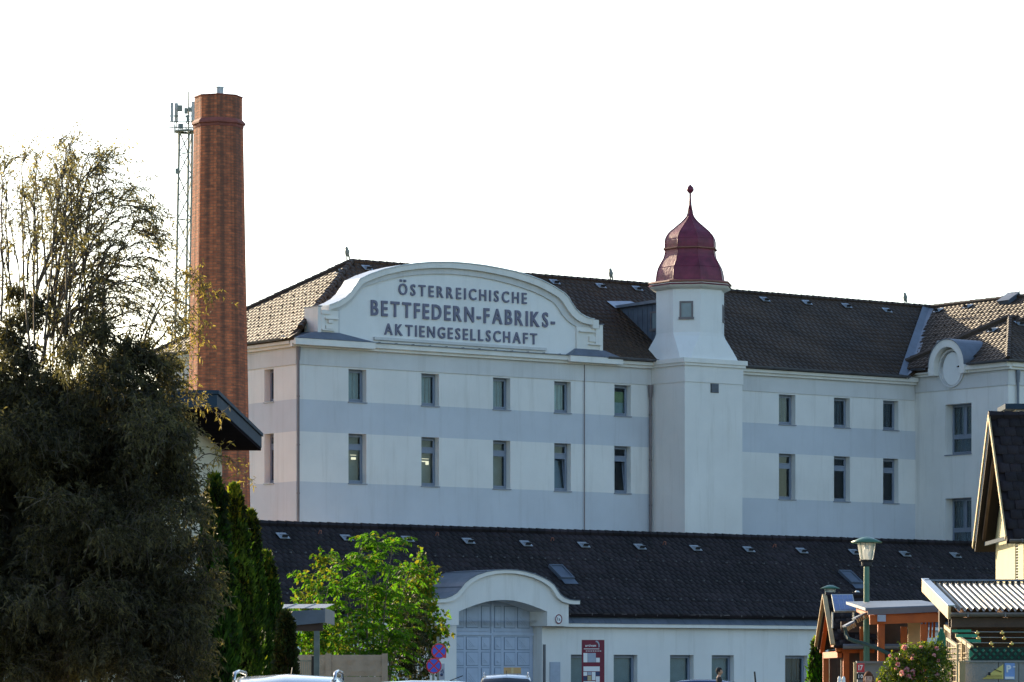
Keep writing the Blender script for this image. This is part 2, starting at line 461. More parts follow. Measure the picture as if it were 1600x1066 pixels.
class MB:
    """collects shapes; (a, d, z) are along / into / up in the frame fr = (origin, A, D)"""

    def __init__(self, fr=None):
        self.v, self.f, self.m = [], [], []
        self.fr = fr

    def T(self, p):
        if self.fr is None:
            return tuple(p)
        o, A, D = self.fr
        return (o[0] + A[0] * p[0] + D[0] * p[1], o[1] + A[1] * p[0] + D[1] * p[1], o[2] + p[2])

    def add(self, vs_, fs, mi=0):
        b = len(self.v)
        self.v += [self.T(p) for p in vs_]
        self.f += [tuple(b + i for i in f) for f in fs]
        self.m += [mi] * len(fs)

    def quad(self, a, b, c, d, mi=0):
        self.add([a, b, c, d], [(0, 1, 2, 3)], mi)

    def box(self, a0, a1, d0, d1, z0, z1, mi=0):
        self.add([(a0, d0, z0), (a1, d0, z0), (a1, d1, z0), (a0, d1, z0),
                  (a0, d0, z1), (a1, d0, z1), (a1, d1, z1), (a0, d1, z1)],
                 [(0, 3, 2, 1), (4, 5, 6, 7), (0, 1, 5, 4), (1, 2, 6, 5), (2, 3, 7, 6), (3, 0, 4, 7)], mi)

    def bar(self, p, q, w, h, up=(0, 0, 1), mi=0):
        p, q = Vector(p), Vector(q)
        d = (q - p).normalized()
        x = d.cross(Vector(up))
        if x.length < 1e-4:
            x = d.cross(Vector((1, 0, 0)))
        x.normalize()
        y = x.cross(d)
        vs_ = []
        for e in (p, q):
            for sx, sy in ((-1, -1), (1, -1), (1, 1), (-1, 1)):
                vs_.append(e + x * sx * w / 2 + y * sy * h / 2)
        self.add(vs_, [(0, 1, 2, 3), (7, 6, 5, 4), (0, 4, 5, 1), (1, 5, 6, 2), (2, 6, 7, 3), (3, 7, 4, 0)], mi)

    def prism(self, poly, d0, d1, mi=0):
        n = len(poly)
        vs_ = [(a, d0, z) for a, z in poly] + [(a, d1, z) for a, z in poly]
        fs = [tuple(range(n)), tuple(range(2 * n - 1, n - 1, -1))]
        fs += [(i, i + n, (i + 1) % n + n, (i + 1) % n) for i in range(n)]
        self.add(vs_, fs, mi)

    def strip(self, pa, pb, d0, d1, mi=0):
        """solid between two outlines of equal length, d0..d1"""
        n = len(pa)
        vs_ = [(a, d0, z) for a, z in pa] + [(a, d0, z) for a, z in pb] + \
              [(a, d1, z) for a, z in pa] + [(a, d1, z) for a, z in pb]
        fs = []
        for i in range(n - 1):
            fs += [(i, i + 1, n + i + 1, n + i), (2 * n + i, 3 * n + i, 3 * n + i + 1, 2 * n + i + 1),
                   (i, 2 * n + i, 2 * n + i + 1, i + 1), (n + i, n + i + 1, 3 * n + i + 1, 3 * n + i)]
        fs += [(0, n, 3 * n, 2 * n), (n - 1, 3 * n - 1, 4 * n - 1, 2 * n - 1)]
        self.add(vs_, fs, mi)

    def poly(self, pts, mi=0):
        self.add(pts, [tuple(range(len(pts)))], mi)

    def slab(self, pts, n, th, mi=0):
        n = Vector(n).normalized()
        k = len(pts)
        p = [Vector(q) for q in pts]
        self.add(p + [q - n * th for q in p],
                 [tuple(range(k)), tuple(range(2 * k - 1, k - 1, -1))] +
                 [(i, i + k, (i + 1) % k + k, (i + 1) % k) for i in range(k)], mi)

    def tube(self, path, r, n=6, mi=0):
        P = [Vector(p) for p in path]
        R = r if isinstance(r, (list, tuple)) else [r] * len(P)
        vs_, fs = [], []
        ref = Vector((0.31, 0.17, 0.93))
        for i, p in enumerate(P):
            d = (P[min(i + 1, len(P) - 1)] - P[max(i - 1, 0)])
            if d.length < 1e-7: d = Vector((0, 0, 1))
            d.normalize()
            x = d.cross(ref)
            if x.length < 0.05: x = d.cross(Vector((1, 0, 0)))
            x.normalize()
            y = d.cross(x)
            for k in range(n):
                a = 2 * PI * k / n
                vs_.append(p + (x * math.cos(a) + y * math.sin(a)) * R[i])
        for i in range(len(P) - 1):
            for k in range(n):
                k2 = (k + 1) % n
                fs.append((i * n + k, i * n + k2, (i + 1) * n + k2, (i + 1) * n + k))
        fs += [tuple(range(n - 1, -1, -1)), tuple((len(P) - 1) * n + k for k in range(n))]
        self.add(vs_, fs, mi)

    def lathe(self, prof, n=16, c=(0, 0), rot=0.0, mi=0, cap=True):
        vs_, fs = [], []
        for r, z in prof:
            for k in range(n):
                a = 2 * PI * k / n + rot
                vs_.append((c[0] + r * math.cos(a), c[1] + r * math.sin(a), z))
        for i in range(len(prof) - 1):
            for k in range(n):
                k2 = (k + 1) % n
                fs.append((i * n + k, i * n + k2, (i + 1) * n + k2, (i + 1) * n + k))
        if cap:
            fs += [tuple(range(n - 1, -1, -1)), tuple((len(prof) - 1) * n + k for k in range(n))]
        self.add(vs_, fs, mi)

    def ball(self, c, r, n=10, m=6, mi=0, sc=(1, 1, 1)):
        vs_, fs = [], []
        for i in range(m + 1):
            th = PI * i / m
            for k in range(n):
                a = 2 * PI * k / n
                vs_.append((c[0] + r * sc[0] * math.sin(th) * math.cos(a), c[1] + r * sc[1] * math.sin(th) * math.sin(a),
                            c[2] + r * sc[2] * math.cos(th)))
        for i in range(m):
            for k in range(n):
                k2 = (k + 1) % n
                fs.append((i * n + k, (i + 1) * n + k, (i + 1) * n + k2, i * n + k2))
        self.add(vs_, fs, mi)

    def mesh(self, name, mats, origin=(0, 0, 0), smooth=False):
        me = bpy.data.meshes.new(name)
        o = origin
        me.from_pydata([(p[0] - o[0], p[1] - o[1], p[2] - o[2]) for p in self.v], [], self.f)
        for mm in (mats if isinstance(mats, (list, tuple)) else [mats]):
            me.materials.append(mm)
        if len(self.f):
            me.polygons.foreach_set('material_index', self.m)
            if smooth:
                me.polygons.foreach_set('use_smooth', [True] * len(self.f))
        me.update()
        return me

    def build(self, name, mats, parent=None, origin=(0, 0, 0), smooth=False, kind=None, label=None, fixn=True):
        me = self.mesh(name, mats, origin, smooth)
        if fixn:
            bm = bmesh.new()
            bm.from_mesh(me)
            bmesh.ops.recalc_face_normals(bm, faces=bm.faces)
            bm.to_mesh(me)
            bm.free()
        return link(name, me, parent, kind, label)


def np_mesh(name, V, F, mats, mi=None, smooth=False):
    V = np.asarray(V, dtype=np.float32)
    F = np.asarray(F, dtype=np.int32)
    me = bpy.data.meshes.new(name)
    me.vertices.add(len(V))
    me.vertices.foreach_set('co', V.ravel())
    k = F.shape[1]
    me.loops.add(F.size)
    me.loops.foreach_set('vertex_index', F.ravel())
    me.polygons.add(len(F))
    me.polygons.foreach_set('loop_start', np.arange(0, F.size, k, dtype=np.int32))
    me.polygons.foreach_set('loop_total', np.full(len(F), k, dtype=np.int32))
    for mm in (mats if isinstance(mats, (list, tuple)) else [mats]):
        me.materials.append(mm)
    if mi is not None:
        me.polygons.foreach_set('material_index', np.asarray(mi, dtype=np.int32))
    me.update(calc_edges=True)
    return me


def inpoly(a, b, poly):
    ins = np.zeros(a.shape, bool)
    n = len(poly)
    j = n - 1
    for i in range(n):
        xi, yi = poly[i]
        xj, yj = poly[j]
        if yi != yj:
            c = ((yi > b) != (yj > b)) & (a < (xj - xi) * (b - yi) / (yj - yi) + xi)
            ins ^= c
        j = i
    return ins


def tile_mesh(name, p0, E, R, poly, material, w=0.30, l=0.36, seed=1, origin=(0, 0, 0)):
    """overlapping roof tiles on one plane, every tile a small solid with its own tilt"""
    rng = np.random.default_rng(seed)
    E, R, p0 = (np.array(x, float) for x in (E, R, p0))
    E /= np.linalg.norm(E)
    R /= np.linalg.norm(R)
    N = np.cross(E, R)
    if N[2] < 0: N = -N
    pa = np.array([q[0] for q in poly])
    pb = np.array([q[1] for q in poly])
    A, B = np.meshgrid(np.arange(pa.min() - w, pa.max() + w, w), np.arange(0, pb.max(), l))
    A = A + (np.round(B / l) % 2) * w * 0.5
    a, b = A.ravel(), B.ravel()
    k = inpoly(a + w / 2, b + l * 0.5, poly)
    a, b = a[k], b[k]
    n = len(a)
    g = 0.003
    sag = 0.016 * np.sin(a * 0.9 + b * 0.5) * np.sin(b * 1.3 + a * 0.23) + 0.016
    h0 = 0.020 + rng.normal(0, 0.0028, n) + sag
    h1 = 0.010 + rng.normal(0, 0.002, n) + sag
    j = rng.normal(0, 0.006, n)
    def pt(aa, bb, hh):
        return p0 + aa[:, None] * E + bb[:, None] * R + hh[:, None] * N
    z = np.zeros(n)
    vs_ = [pt(a + g, b + j, h0), pt(a + w - g, b + j, h0 + rng.normal(0, .003, n)), pt(a + w - g, b + l * 1.04, h1), pt(a + g, b + l * 1.04, h1),
           pt(a + g, b + j, z), pt(a + w - g, b + j, z), pt(a + w - g, b + l * 1.04, z), pt(a + g, b + l * 1.04, z)]
    V = np.stack(vs_, 1).reshape(-1, 3) - np.array(origin)
    base = (np.arange(n) * 8)[:, None]
    F = np.concatenate([base + np.array(q) for q in ((0, 1, 2, 3), (4, 5, 1, 0), (5, 6, 2, 1), (7, 4, 0, 3))], 0)
    return np_mesh(name, V, F, material)


def ridge_caps(mb, p, q, r=0.13, step=0.36):
    p, q = Vector(p), Vector(q)
    n = max(1, int((q - p).length / step))
    d = (q - p) / n
    for i in range(n):
        k = random.uniform(0.96, 1.05)
        mb.tube([p + d * i, p + d * (i + 1.06)], [r * 1.12 * k, r * 0.92 * k], 6)


TEXTC = {}


def glyph(ch, bold=0.02):
    key = (ch, bold)
    if key not in TEXTC:
        cu = bpy.data.curves.new("glyph", 'FONT')
        cu.body = ch
        cu.size = 1.0
        cu.offset = bold
        cu.resolution_u = 3
        o = bpy.data.objects.new("glyph", cu)
        COL.objects.link(o)
        dg = bpy.context.evaluated_depsgraph_get()
        dg.update()
        me = bpy.data.meshes.new_from_object(o.evaluated_get(dg))
        V = np.array([v.co[:2] for v in me.vertices]) if len(me.vertices) else np.zeros((0, 2))
        F = [tuple(p.vertices) for p in me.polygons]
        E = {}
        for f in F:
            for i in range(len(f)):
                e = (f[i], f[(i + 1) % len(f)])
                if (e[1], e[0]) in E: E.pop((e[1], e[0]))
                else: E[e] = 1
        bpy.data.objects.remove(o)
        bpy.data.curves.remove(cu)
        bpy.data.meshes.remove(me)
        TEXTC[key] = (V, F, list(E))
    return TEXTC[key]


def glyph_into(mb, ch, a0, z0, sx, sz, d0, d1, mi=0, bold=0.02):
    V, F, E = glyph(ch, bold)
    n = len(V)
    if not n: return
    x0 = V[:, 0].min()
    vs_ = [(a0 + (v[0] - x0) * sx, d0, z0 + v[1] * sz) for v in V] + [(a0 + (v[0] - x0) * sx, d1, z0 + v[1] * sz) for v in V]
    fs = list(F) + [tuple(i + n for i in reversed(f)) for f in F] + [(e[1], e[0], e[0] + n, e[1] + n) for e in E]
    mb.add(vs_, fs, mi)


def line_layout(text, width, capz, wfac=1.0, bold=0.02, gap=None):
    """left edges of the letters of one line that fills `width` at cap height `capz`"""
    cap = glyph('H', bold)[0][:, 1].max()
    sz = capz / cap
    sx = sz * wfac
    ws = [np.ptp(glyph(c, bold)[0][:, 0]) * sx if c != ' ' else 0.3 * sx for c in text]
    g = (width - sum(ws)) / max(1, len(text) - 1)
    xs, x = [], 0
    for w_ in ws:
        xs.append(x)
        x += w_ + g
    return xs, sx, sz


def text_into(mb, text, a0, z0, width, capz, d0, d1, mi=0, bold=0.0):
    xs, sx, sz = line_layout(text, width, capz, 1.0, bold)
    tot = xs[-1]
    # squeeze the letters when the natural width is too large
    k = 1.0
    nat = sum(np.ptp(glyph(c, bold)[0][:, 0]) * sx for c in text if c != ' ')
    if nat > width * 0.85:
        k = width * 0.85 / nat
        xs, sx, sz = line_layout(text, width, capz, k, bold)
    for c, x in zip(text, xs):
        if c != ' ':
            glyph_into(mb, c, a0 + x, z0, sx, sz, d0, d1, mi, bold)

# ================================================================ ground, road, pavement
mb = MB()
mb.quad((-900, -60, -0.02), (900, -60, -0.02), (900, 2500, -0.02), (-900, 2500, -0.02))
mb.build("ground", GRASS, kind="structure")
mb = MB()
mb.box(-3.6, 3.6, -30, 118, -0.015, 0.0)
mb.build("road", ASPHALT, kind="structure")
mb = MB((L2W(0, 0), UT, US))
mb.box(-14, 40, -34, -9.0, -0.012, 0.006)
mb.build("square", ASPHALT, kind="structure")
for sx in (-1, 1):
    mb = MB()
    mb.box(min(sx * 3.72, sx * 6.0), max(sx * 3.72, sx * 6.0), -30, 112, -0.01, 0.12, 0)
    mb.box(min(sx * 3.6, sx * 3.72), max(sx * 3.6, sx * 3.72), -30, 112, -0.01, 0.135, 1)
    mb.build("pavement", [PAVE, KERB], kind="structure")
mb = MB()
for k in range(24):
    mb.box(-0.06, 0.06, -20 + k * 6, -17 + k * 6, 0.002, 0.005)
mb.build("road_marking", PAINT_W, kind="structure")


# ================================================================ shared builders
def wall_cells(mb, a0, a1, z0, z1, holes, zm, d=0.0, reveal=0.32, rm=0):
    """plastered wall face with real openings; zm = [(z_top, material)], reveals go in"""
    xs = sorted(set([a0, a1] + [h[0] for h in holes] + [h[1] for h in holes]))
    zs = sorted(set([z0, z1] + [h[2] for h in holes] + [h[3] for h in holes] + [q[0] for q in zm if z0 < q[0] < z1]))
    xs = [x for x in xs if a0 <= x <= a1]
    zs = [z for z in zs if z0 <= z <= z1]
    for i in range(len(xs) - 1):
        for j in range(len(zs) - 1):
            cx, cz = (xs[i] + xs[i + 1]) / 2, (zs[j] + zs[j + 1]) / 2
            if any(h[0] < cx < h[1] and h[2] < cz < h[3] for h in holes):
                continue
            mi = next(q[1] for q in zm if cz < q[0])
            mb.quad((xs[i], d, zs[j]), (xs[i + 1], d, zs[j]), (xs[i + 1], d, zs[j + 1]), (xs[i], d, zs[j + 1]), mi)
    for h in holes:
        e = d + reveal
        mb.quad((h[0], d, h[2]), (h[0], e, h[2]), (h[0], e, h[3]), (h[0], d, h[3]), rm)
        mb.quad((h[1], d, h[2]), (h[1], d, h[3]), (h[1], e, h[3]), (h[1], e, h[2]), rm)
        mb.quad((h[0], d, h[3]), (h[0], e, h[3]), (h[1], e, h[3]), (h[1], d, h[3]), rm)
        mb.quad((h[0], d, h[2]), (h[1], d, h[2]), (h[1], e, h[2]), (h[0], e, h[2]), rm)


def window(parent, fr, a0, a1, z0, z1, style, org, depth=0.30, label=None, inner=None, lamp=None):
    """window (frame) > pane, sill, blind"""
    d = depth
    F = MB(fr)
    b = 0.07
    F.box(a0, a0 + b, d, d + 0.09, z0, z1)
    F.box(a1 - b, a1, d, d + 0.09, z0, z1)
    F.box(a0 + b, a1 - b, d, d + 0.09, z0, z0 + b * 1.2)
    F.box(a0 + b, a1 - b, d, d + 0.09, z1 - b, z1)
    panes = []
    w = a1 - a0
    if style == 'tall' or style == 'tilt':
        zt = z0 + (z1 - z0) * 0.74
        F.box(a0 + b, a1 - b, d - 0.015, d + 0.085, zt - 0.07, zt + 0.07)
        panes = [(z0 + b * 1.2, zt - 0.07), (zt + 0.07, z1 - b)]
    elif style == 'two':
        zt = z0 + (z1 - z0) * 0.36
        F.box(a0 + b, a1 - b, d - 0.015, d + 0.085, zt - 0.05, zt + 0.05)
        cx = (a0 + a1) / 2
        F.box(cx - 0.05, cx + 0.05, d - 0.015, d + 0.085, zt + 0.05, z1 - b)
        panes = [(z0 + b * 1.2, zt - 0.05), (zt + 0.05, z1 - b)]
    else:
        panes = [(z0 + b * 1.2, z1 - b)]
    wob = F.build("window", FRAME, parent, org, label=label)
    # opening sash with its own bars
    S = MB(fr)
    for zi, (p0, p1) in enumerate(panes):
        q0, q1 = a0 + b, a1 - b
        if style == 'two' and zi == 1:
            cx = (a0 + a1) / 2
            spans = [(q0, cx - 0.05), (cx + 0.05, q1)]
        else:
            spans = [(q0, q1)]
        for s0, s1 in spans:
            k = 0.055
            S.box(s0, s0 + k, d - 0.03, d + 0.05, p0, p1)
            S.box(s1 - k, s1, d - 0.03, d + 0.05, p0, p1)
            S.box(s0 + k, s1 - k, d - 0.03, d + 0.05, p0, p0 + k)
            S.box(s0 + k, s1 - k, d - 0.03, d + 0.05, p1 - k, p1)
            tilt = 0.16 if style == 'tilt' and zi == 0 else 0.0
            G = MB(fr)
            G.add([(s0 + k, d + 0.01, p0 + k), (s1 - k, d + 0.01, p0 + k), (s1 - k, d + 0.01 + tilt, p1 - k), (s0 + k, d + 0.01 + tilt, p1 - k),
                   (s0 + k, d + 0.02, p0 + k), (s1 - k, d + 0.02, p0 + k), (s1 - k, d + 0.02 + tilt, p1 - k), (s0 + k, d + 0.02 + tilt, p1 - k)],
                  [(0, 1, 2, 3), (7, 6, 5, 4), (0, 4, 5, 1), (1, 5, 6, 2), (2, 6, 7, 3), (3, 7, 4, 0)])
            G.build("pane", GLASS, wob, org)
            if tilt:
                B = MB(fr)
                B.bar((s1 - k, d + 0.0, p0), (s1 - k, d + tilt + 0.02, p1), 0.05, 0.05)
                B.bar((s0 + k, d + 0.0, p0), (s0 + k, d + tilt + 0.02, p1), 0.05, 0.05)
                B.build("tilted_sash", FRAME, wob, org)
    S.build("sash", FRAME, wob, org)
    L = MB(fr)
    L.box(a0 - 0.03, a1 + 0.03, -0.05, d + 0.02, z0 - 0.045, z0 - 0.002)
    L.build("sill", SILL, wob, org)
    if inner in ('slats', 'darkslats', 'paleslats'):
        B = MB(fr)
        n = 7
        for i in range(n):
            x = a0 + 0.1 + (a1 - a0 - 0.2) * i / n
            ww = (a1 - a0 - 0.2) / n
            B.box(x + 0.008, x + ww - 0.008, d + 0.16 + 0.03 * (i % 2), d + 0.18 + 0.03 * (i % 2), z0 + 0.08, z1 - 0.05)
        B.build("blind", BLIND_P if inner == 'paleslats' else BLIND if inner == 'slats' else BLIND_D, wob, org)
    elif inner == 'half':
        B = MB(fr)
        zc = z0 + (z1 - z0) * .80
        B.box(a0 + 0.05, a1 - 0.05, d + 0.13, d + 0.15, z0 + 0.05, z0 + (z1 - z0) * .45, 0)
        B.box(a0 + 0.05, a1 - 0.05, d + 0.13, d + 0.15, z0 + (z1 - z0) * .455, zc, 1)
        B.build("roller_blind", [BLIND_P, BLIND_Y], wob, org)
    elif inner == 'roller':
        B = MB(fr)
        B.box(a0 + 0.05, a1 - 0.05, d + 0.13, d + 0.15, z0 + 0.05, z1 - 0.02)
        B.build("roller_blind", BLIND, wob, org)
    elif inner == 'room':
        B = MB(fr)
        B.box(a0 - 0.4, a1 + 0.8, d + 0.50, d + 0.55, z0 - 0.3, z1 + 0.6)
        B.build("room_wall", ROOM, wob, org)
    if lamp:
        B = MB(fr)
        for q in lamp:
            B.box(a0 + q[0] + .24, a0 + q[1] + .24, d + 0.16, d + 0.2, z0 + q[2], z0 + q[3])
        B.build("ceiling_lamp", LIT, wob, org)
    return wob


LIT = emitmat("lit_ceiling_lamp", (1.0, 0.84, 0.58), 0.8)

# ================================================================ the factory
fac = thing("factory_building", "long white factory with curved lettered gable, red domed tower and brown hipped roof", "building",
            L2W(0, 0), FROT)
ORG = (0, 0, 0)
FR = ((0, 0, 0), (1, 0), (0, 1))             # front plane, seen from outside
FL = ((0, 0, 0), (0, -1), (1, 0))            # end wall facing left: a = -s
FWG = ((34.5, 0, 0), (0, -1), (1, 0))        # wall of the right wing facing left
FWF = ((34.5, -6.2, 0), (1, 0), (0, 1))      # front wall of the right wing

Z_SILL1, Z_HEAD1, Z_SILL2, Z_HEAD2, Z_FR, Z_CO = 12.93, 14.29, 9.53, 11.60, 14.36, 15.08
zm = [(Z_SILL2, 1), (Z_HEAD2, 0), (Z_SILL1, 1), (Z_FR, 0), (99, 2)]
cols = [(2.59, 3.49), (6.30, 7.21), (10.05, 10.97), (13.34, 14.25), (16.65, 17.57), (26.13, 27.12), (29.45, 30.43), (32.48, 33.44)]
holes = [(a, b, Z_SILL1, Z_HEAD1) for a, b in cols] + [(a, b, Z_SILL2, Z_HEAD2) for a, b in cols]
low = [(a, b, 5.9, 8.0) for a, b in cols]
mb = MB(FR)
wall_cells(mb, 0, 34.5, 0, 15.5, holes, zm)
mb.build("wall", [PLASTER, PLASTER_B, PLASTER_F], fac, ORG)
lcols = [(-2.45, -1.73), (-5.6, -4.88), (-8.9, -8.18)]
lholes = [(a, b, Z_SILL1, Z_HEAD1) for a, b in lcols] + [(a, b, Z_SILL2, Z_HEAD2) for a, b in lcols]
mb = MB(FL)
wall_cells(mb, -11.0, 0, 0, 15.5, lholes, zm)
mb.build("wall", [PLASTER, PLASTER_B, PLASTER_F], fac, ORG)
mb = MB()
mb.quad((0, 11, 0), (46, 11, 0), (46, 11, 15.5), (0, 11, 15.5))
mb.quad((46, 11, 0), (46, -6.2, 0), (46, -6.2, 15.8), (46, 11, 15.8))
mb.quad((0, 0.5, 15.3), (46, 0.5, 15.3), (46, 11, 15.3), (0, 11, 15.3))
mb.build("wall", [PLASTER], fac, ORG)
wh = [(2.04, 3.79, 11.72, 14.05), (2.04, 3.79, 7.42, 9.7)]
mb = MB(FWG)
wall_cells(mb, 0, 6.2, 0, 15.8, wh, [(14.72, 0), (99, 2)], reveal=0.5)
mb.build("wall", [PLASTER, PLASTER_B, PLASTER_F], fac, ORG)
mb = MB(FWF)
wall_cells(mb, 0, 11.5, 0, 15.8, [], [(14.72, 0), (99, 2)])
mb.build("wall", [PLASTER, PLASTER_B, PLASTER_F], fac, ORG)

# frieze: stands 4 cm proud with a shadow line, then the projecting cornice
for fr, a0, a1, zf, zc, ext in ((FR, -0.04, 18.69, Z_FR, Z_CO, 0), (FR, 22.04, 34.40, Z_FR, Z_CO, 0), (FL, -11.04, -0.0, Z_FR, Z_CO, 1),
                                (FWG, 0.02, 6.24, 14.72, 15.42, 2), (FWF, 0.0, 11.5, 14.72, 15.42, 3)):
    mb = MB(fr)
    mb.box(a0, a1, -0.045, 0.005, zf, zc + 0.1)
    mb.build("frieze", PLASTER_F, fac, ORG)
    mb = MB(fr)
    e0, e1 = a0, a1
    if ext == 0 and a0 < 1: e0 = -0.34
    if ext == 1: e1 = -0.046
    if ext == 2: e0, e1 = 0.02, 6.5
    if ext == 3: e0 = -0.0
    top = 15.75 if ext >= 2 else 15.40
    for qi, (q0, q1) in enumerate((((e0, 1.36), (3.74, e1)) if ext == 2 else ((e0 - (0.06 if ext == 3 else 0), e1),))):
        if qi:
            mb.build("cornice", TRIM, fac, ORG)
            mb = MB(fr)
        mb.box(q0 + .002, q1, -0.20, -0.047, zc, zc + 0.12)
        mb.box(q0, q1, -0.34, -0.047, zc + 0.12, top)
    mb.build("cornice", TRIM, fac, ORG)

# windows
for i, (a, b) in enumerate(cols):
    st = ('slats', 'slats', 'slats', 'paleslats', 'half', 'darkslats', 'darkslats', 'darkslats')[i]
    window(fac, FR, a, b, Z_SILL1, Z_HEAD1, 'plain', ORG, inner=st)
    window(fac, FR, a, b, Z_SILL2, Z_HEAD2, 'tilt' if i in (3, 4) else 'tall', ORG, inner='room' if i < 4 else None,
           lamp={0: [(0.22, 0.44, 1.02, 1.12), (0.18, 0.46, 1.2, 1.22)], 1: [(0.12, 0.46, 1.05, 1.09), (0.32, 0.46, 0.93, 1.05), (0.12, 0.46, 1.17, 1.19)]}.get(i))
for a, b in lcols:
    window(fac, FL, a, b, Z_SILL1, Z_HEAD1, 'plain', ORG, inner='slats')
    window(fac, FL, a, b, Z_SILL2, Z_HEAD2, 'tall', ORG)
for h in wh:
    window(fac, FWG, *h, 'two', ORG, depth=0.46, inner='darkslats')

# ---- roofs
PF, PL_, PW = 0.688, 0.594, 0.590
ZE, ZEW = 15.42, 15.70
RIDGE = 19.48
nF = Vector((0, -PF, 1))
nLr = Vector((-PL_, 0, 1))
nW = Vector((-PW, 0, 1))
mb = MB()
zq = ZE + PF * 1.1
mb.slab([(.875, .7, zq), (15.95, .7, zq), (15.95, -.4, ZE), (33.63, -.4, ZE), (40.5, 5.5, RIDGE), (6.44, 5.5, RIDGE)], nF, 0.12)
mb.slab([(-.4, 11.4, ZE), (-.4, -.4, ZE), (6.44, 5.5, RIDGE)], nLr, 0.12)
mb.slab([(46.5, 11.4, ZE), (-.4, 11.4, ZE), (6.44, 5.5, RIDGE), (46.5, 5.5, RIDGE)], (0, PF, 1), 0.12)
zq = ZEW + PW * .7
mb.slab([(33.63, -.4, ZE), (34.1, -.4, ZEW), (34.1, -1.22, ZEW), (34.8, -1.22, zq), (34.8, -3.2, zq), (40.5, -3.2, RIDGE), (40.5, 5.5, RIDGE)], nW, 0.12)
mb.slab([(40.5, 5.5, RIDGE), (40.5, -3.2, RIDGE), (46.9, -3.2, ZEW), (46.9, 5.5, ZEW)], (PW, 0, 1), 0.12)
mb.poly([(34.1, -3.2, ZEW), (40.5, -3.2, RIDGE - .1), (46.9, -3.2, ZEW)])
SZ, SP = 15.82, 0.60
zq = SZ + SP * .7
mb.slab([(34.1, 1.4, SZ), (34.1, -1.22, SZ), (34.8, -1.22, zq), (34.8, -3.95, zq), (34.1, -3.95, SZ), (34.1, -6.6, SZ), (38.1, -2.6, SZ + 2.4)], (-SP, 0, 1), 0.10)
mb.slab([(34.1, -6.6, SZ), (46.1, -6.6, SZ), (46.1, -2.6, SZ + 2.4), (38.1, -2.6, SZ + 2.4)], (0, -SP, 1), 0.10)
mb.slab([(38.1, -2.6, SZ + 2.4), (46.1, -2.6, SZ + 2.4), (46.1, 1.4, SZ), (34.1, 1.4, SZ)], (0, SP, 1), 0.10)
roof = mb.build("roof", TILE, fac, ORG)


def add_tiles(nm, p0, E, R, poly, m, seed, parent, w=0.30, l=0.36, origin=ORG):
    return link(nm, tile_mesh(nm, p0, E, R, poly, m, w, l, seed, origin), parent, kind="stuff")


kF = math.hypot(1, PF)
kL = math.hypot(1, PL_)
kW = math.hypot(1, PW)
kS = math.hypot(1, SP)
add_tiles("roof_tiles", (-.4, -.45, ZE - .02), (1, 0, 0), (0, 1, PF), [(1.3, 1.12 * kF), (16.4, 1.12 * kF), (16.4, 0), (33.9, 0), (40.8, 5.9 * kF), (6.84, 5.9 * kF)], TILE, 2, roof)
add_tiles("roof_tiles", (-.45, 11.4, ZE - .02), (0, -1, 0), (1, 0, PL_), [(0, 0), (11.8, 0), (5.9, 6.84 * kL)], TILE, 3, roof)
add_tiles("roof_tiles", (34.1, -.4, ZEW), (0, -1, 0), (1, 0, PW), [(0, 0), (.75, 0), (.75, .75 * kW), (2.8, .75 * kW), (2.8, 6.4 * kW), (-5.9, 6.4 * kW)], TILE, 4, roof)
add_tiles("roof_tiles", (34.1, 1.4, SZ), (0, -1, 0), (1, 0, SP), [(0, 0), (2.55, 0), (2.55, .75 * kS), (5.45, .75 * kS), (5.45, 0), (8, 0), (4, 4 * kS)], TILE, 5, roof)
add_tiles("roof_tiles", (34.1, -6.6, SZ), (1, 0, 0), (0, 1, SP), [(0, 0), (12, 0), (12, 4 * kS), (4, 4 * kS)], TILE, 6, roof)
mb = MB()
ridge_caps(mb, (6.44, 5.5, RIDGE + .03), (40.5, 5.5, RIDGE + .03))
ridge_caps(mb, (.35, .25, ZE + .49), (6.44, 5.5, RIDGE + .04))
ridge_caps(mb, (-.4, 11.4, ZE + .04), (6.44, 5.5, RIDGE + .04))
ridge_caps(mb, (40.5, 5.5, RIDGE + .03), (40.5, -3.2, RIDGE + .03))
ridge_caps(mb, (34.1, -6.6, SZ + .05), (38.1, -2.6, SZ + 2.45))
ridge_caps(mb, (34.6, 0.9, SZ + .35), (38.1, -2.6, SZ + 2.45), 0.17)
ridge_caps(mb, (38.1, -2.6, SZ + 2.43), (46, -2.6, SZ + 2.43))
mb.build("ridge_caps", TILE, roof, ORG, kind="stuff")
# zinc valley between main roof and wing
mb = MB()
v0, v1 = Vector((33.63, -.42, ZE + .05)), Vector((40.4, 5.42, RIDGE + .02))
mb.add([v0 + Vector((-.55, 0, .03)), v0, v1, v1 + Vector((-.42, 0, .06))], [(0, 1, 2, 3)])
mb.add([v0, v0 + Vector((.30, 0, .20)), v1 + Vector((.16, -.30, .0)), v1], [(0, 1, 2, 3)])
mb.build("valley_gutter", ZINC, roof, ORG)
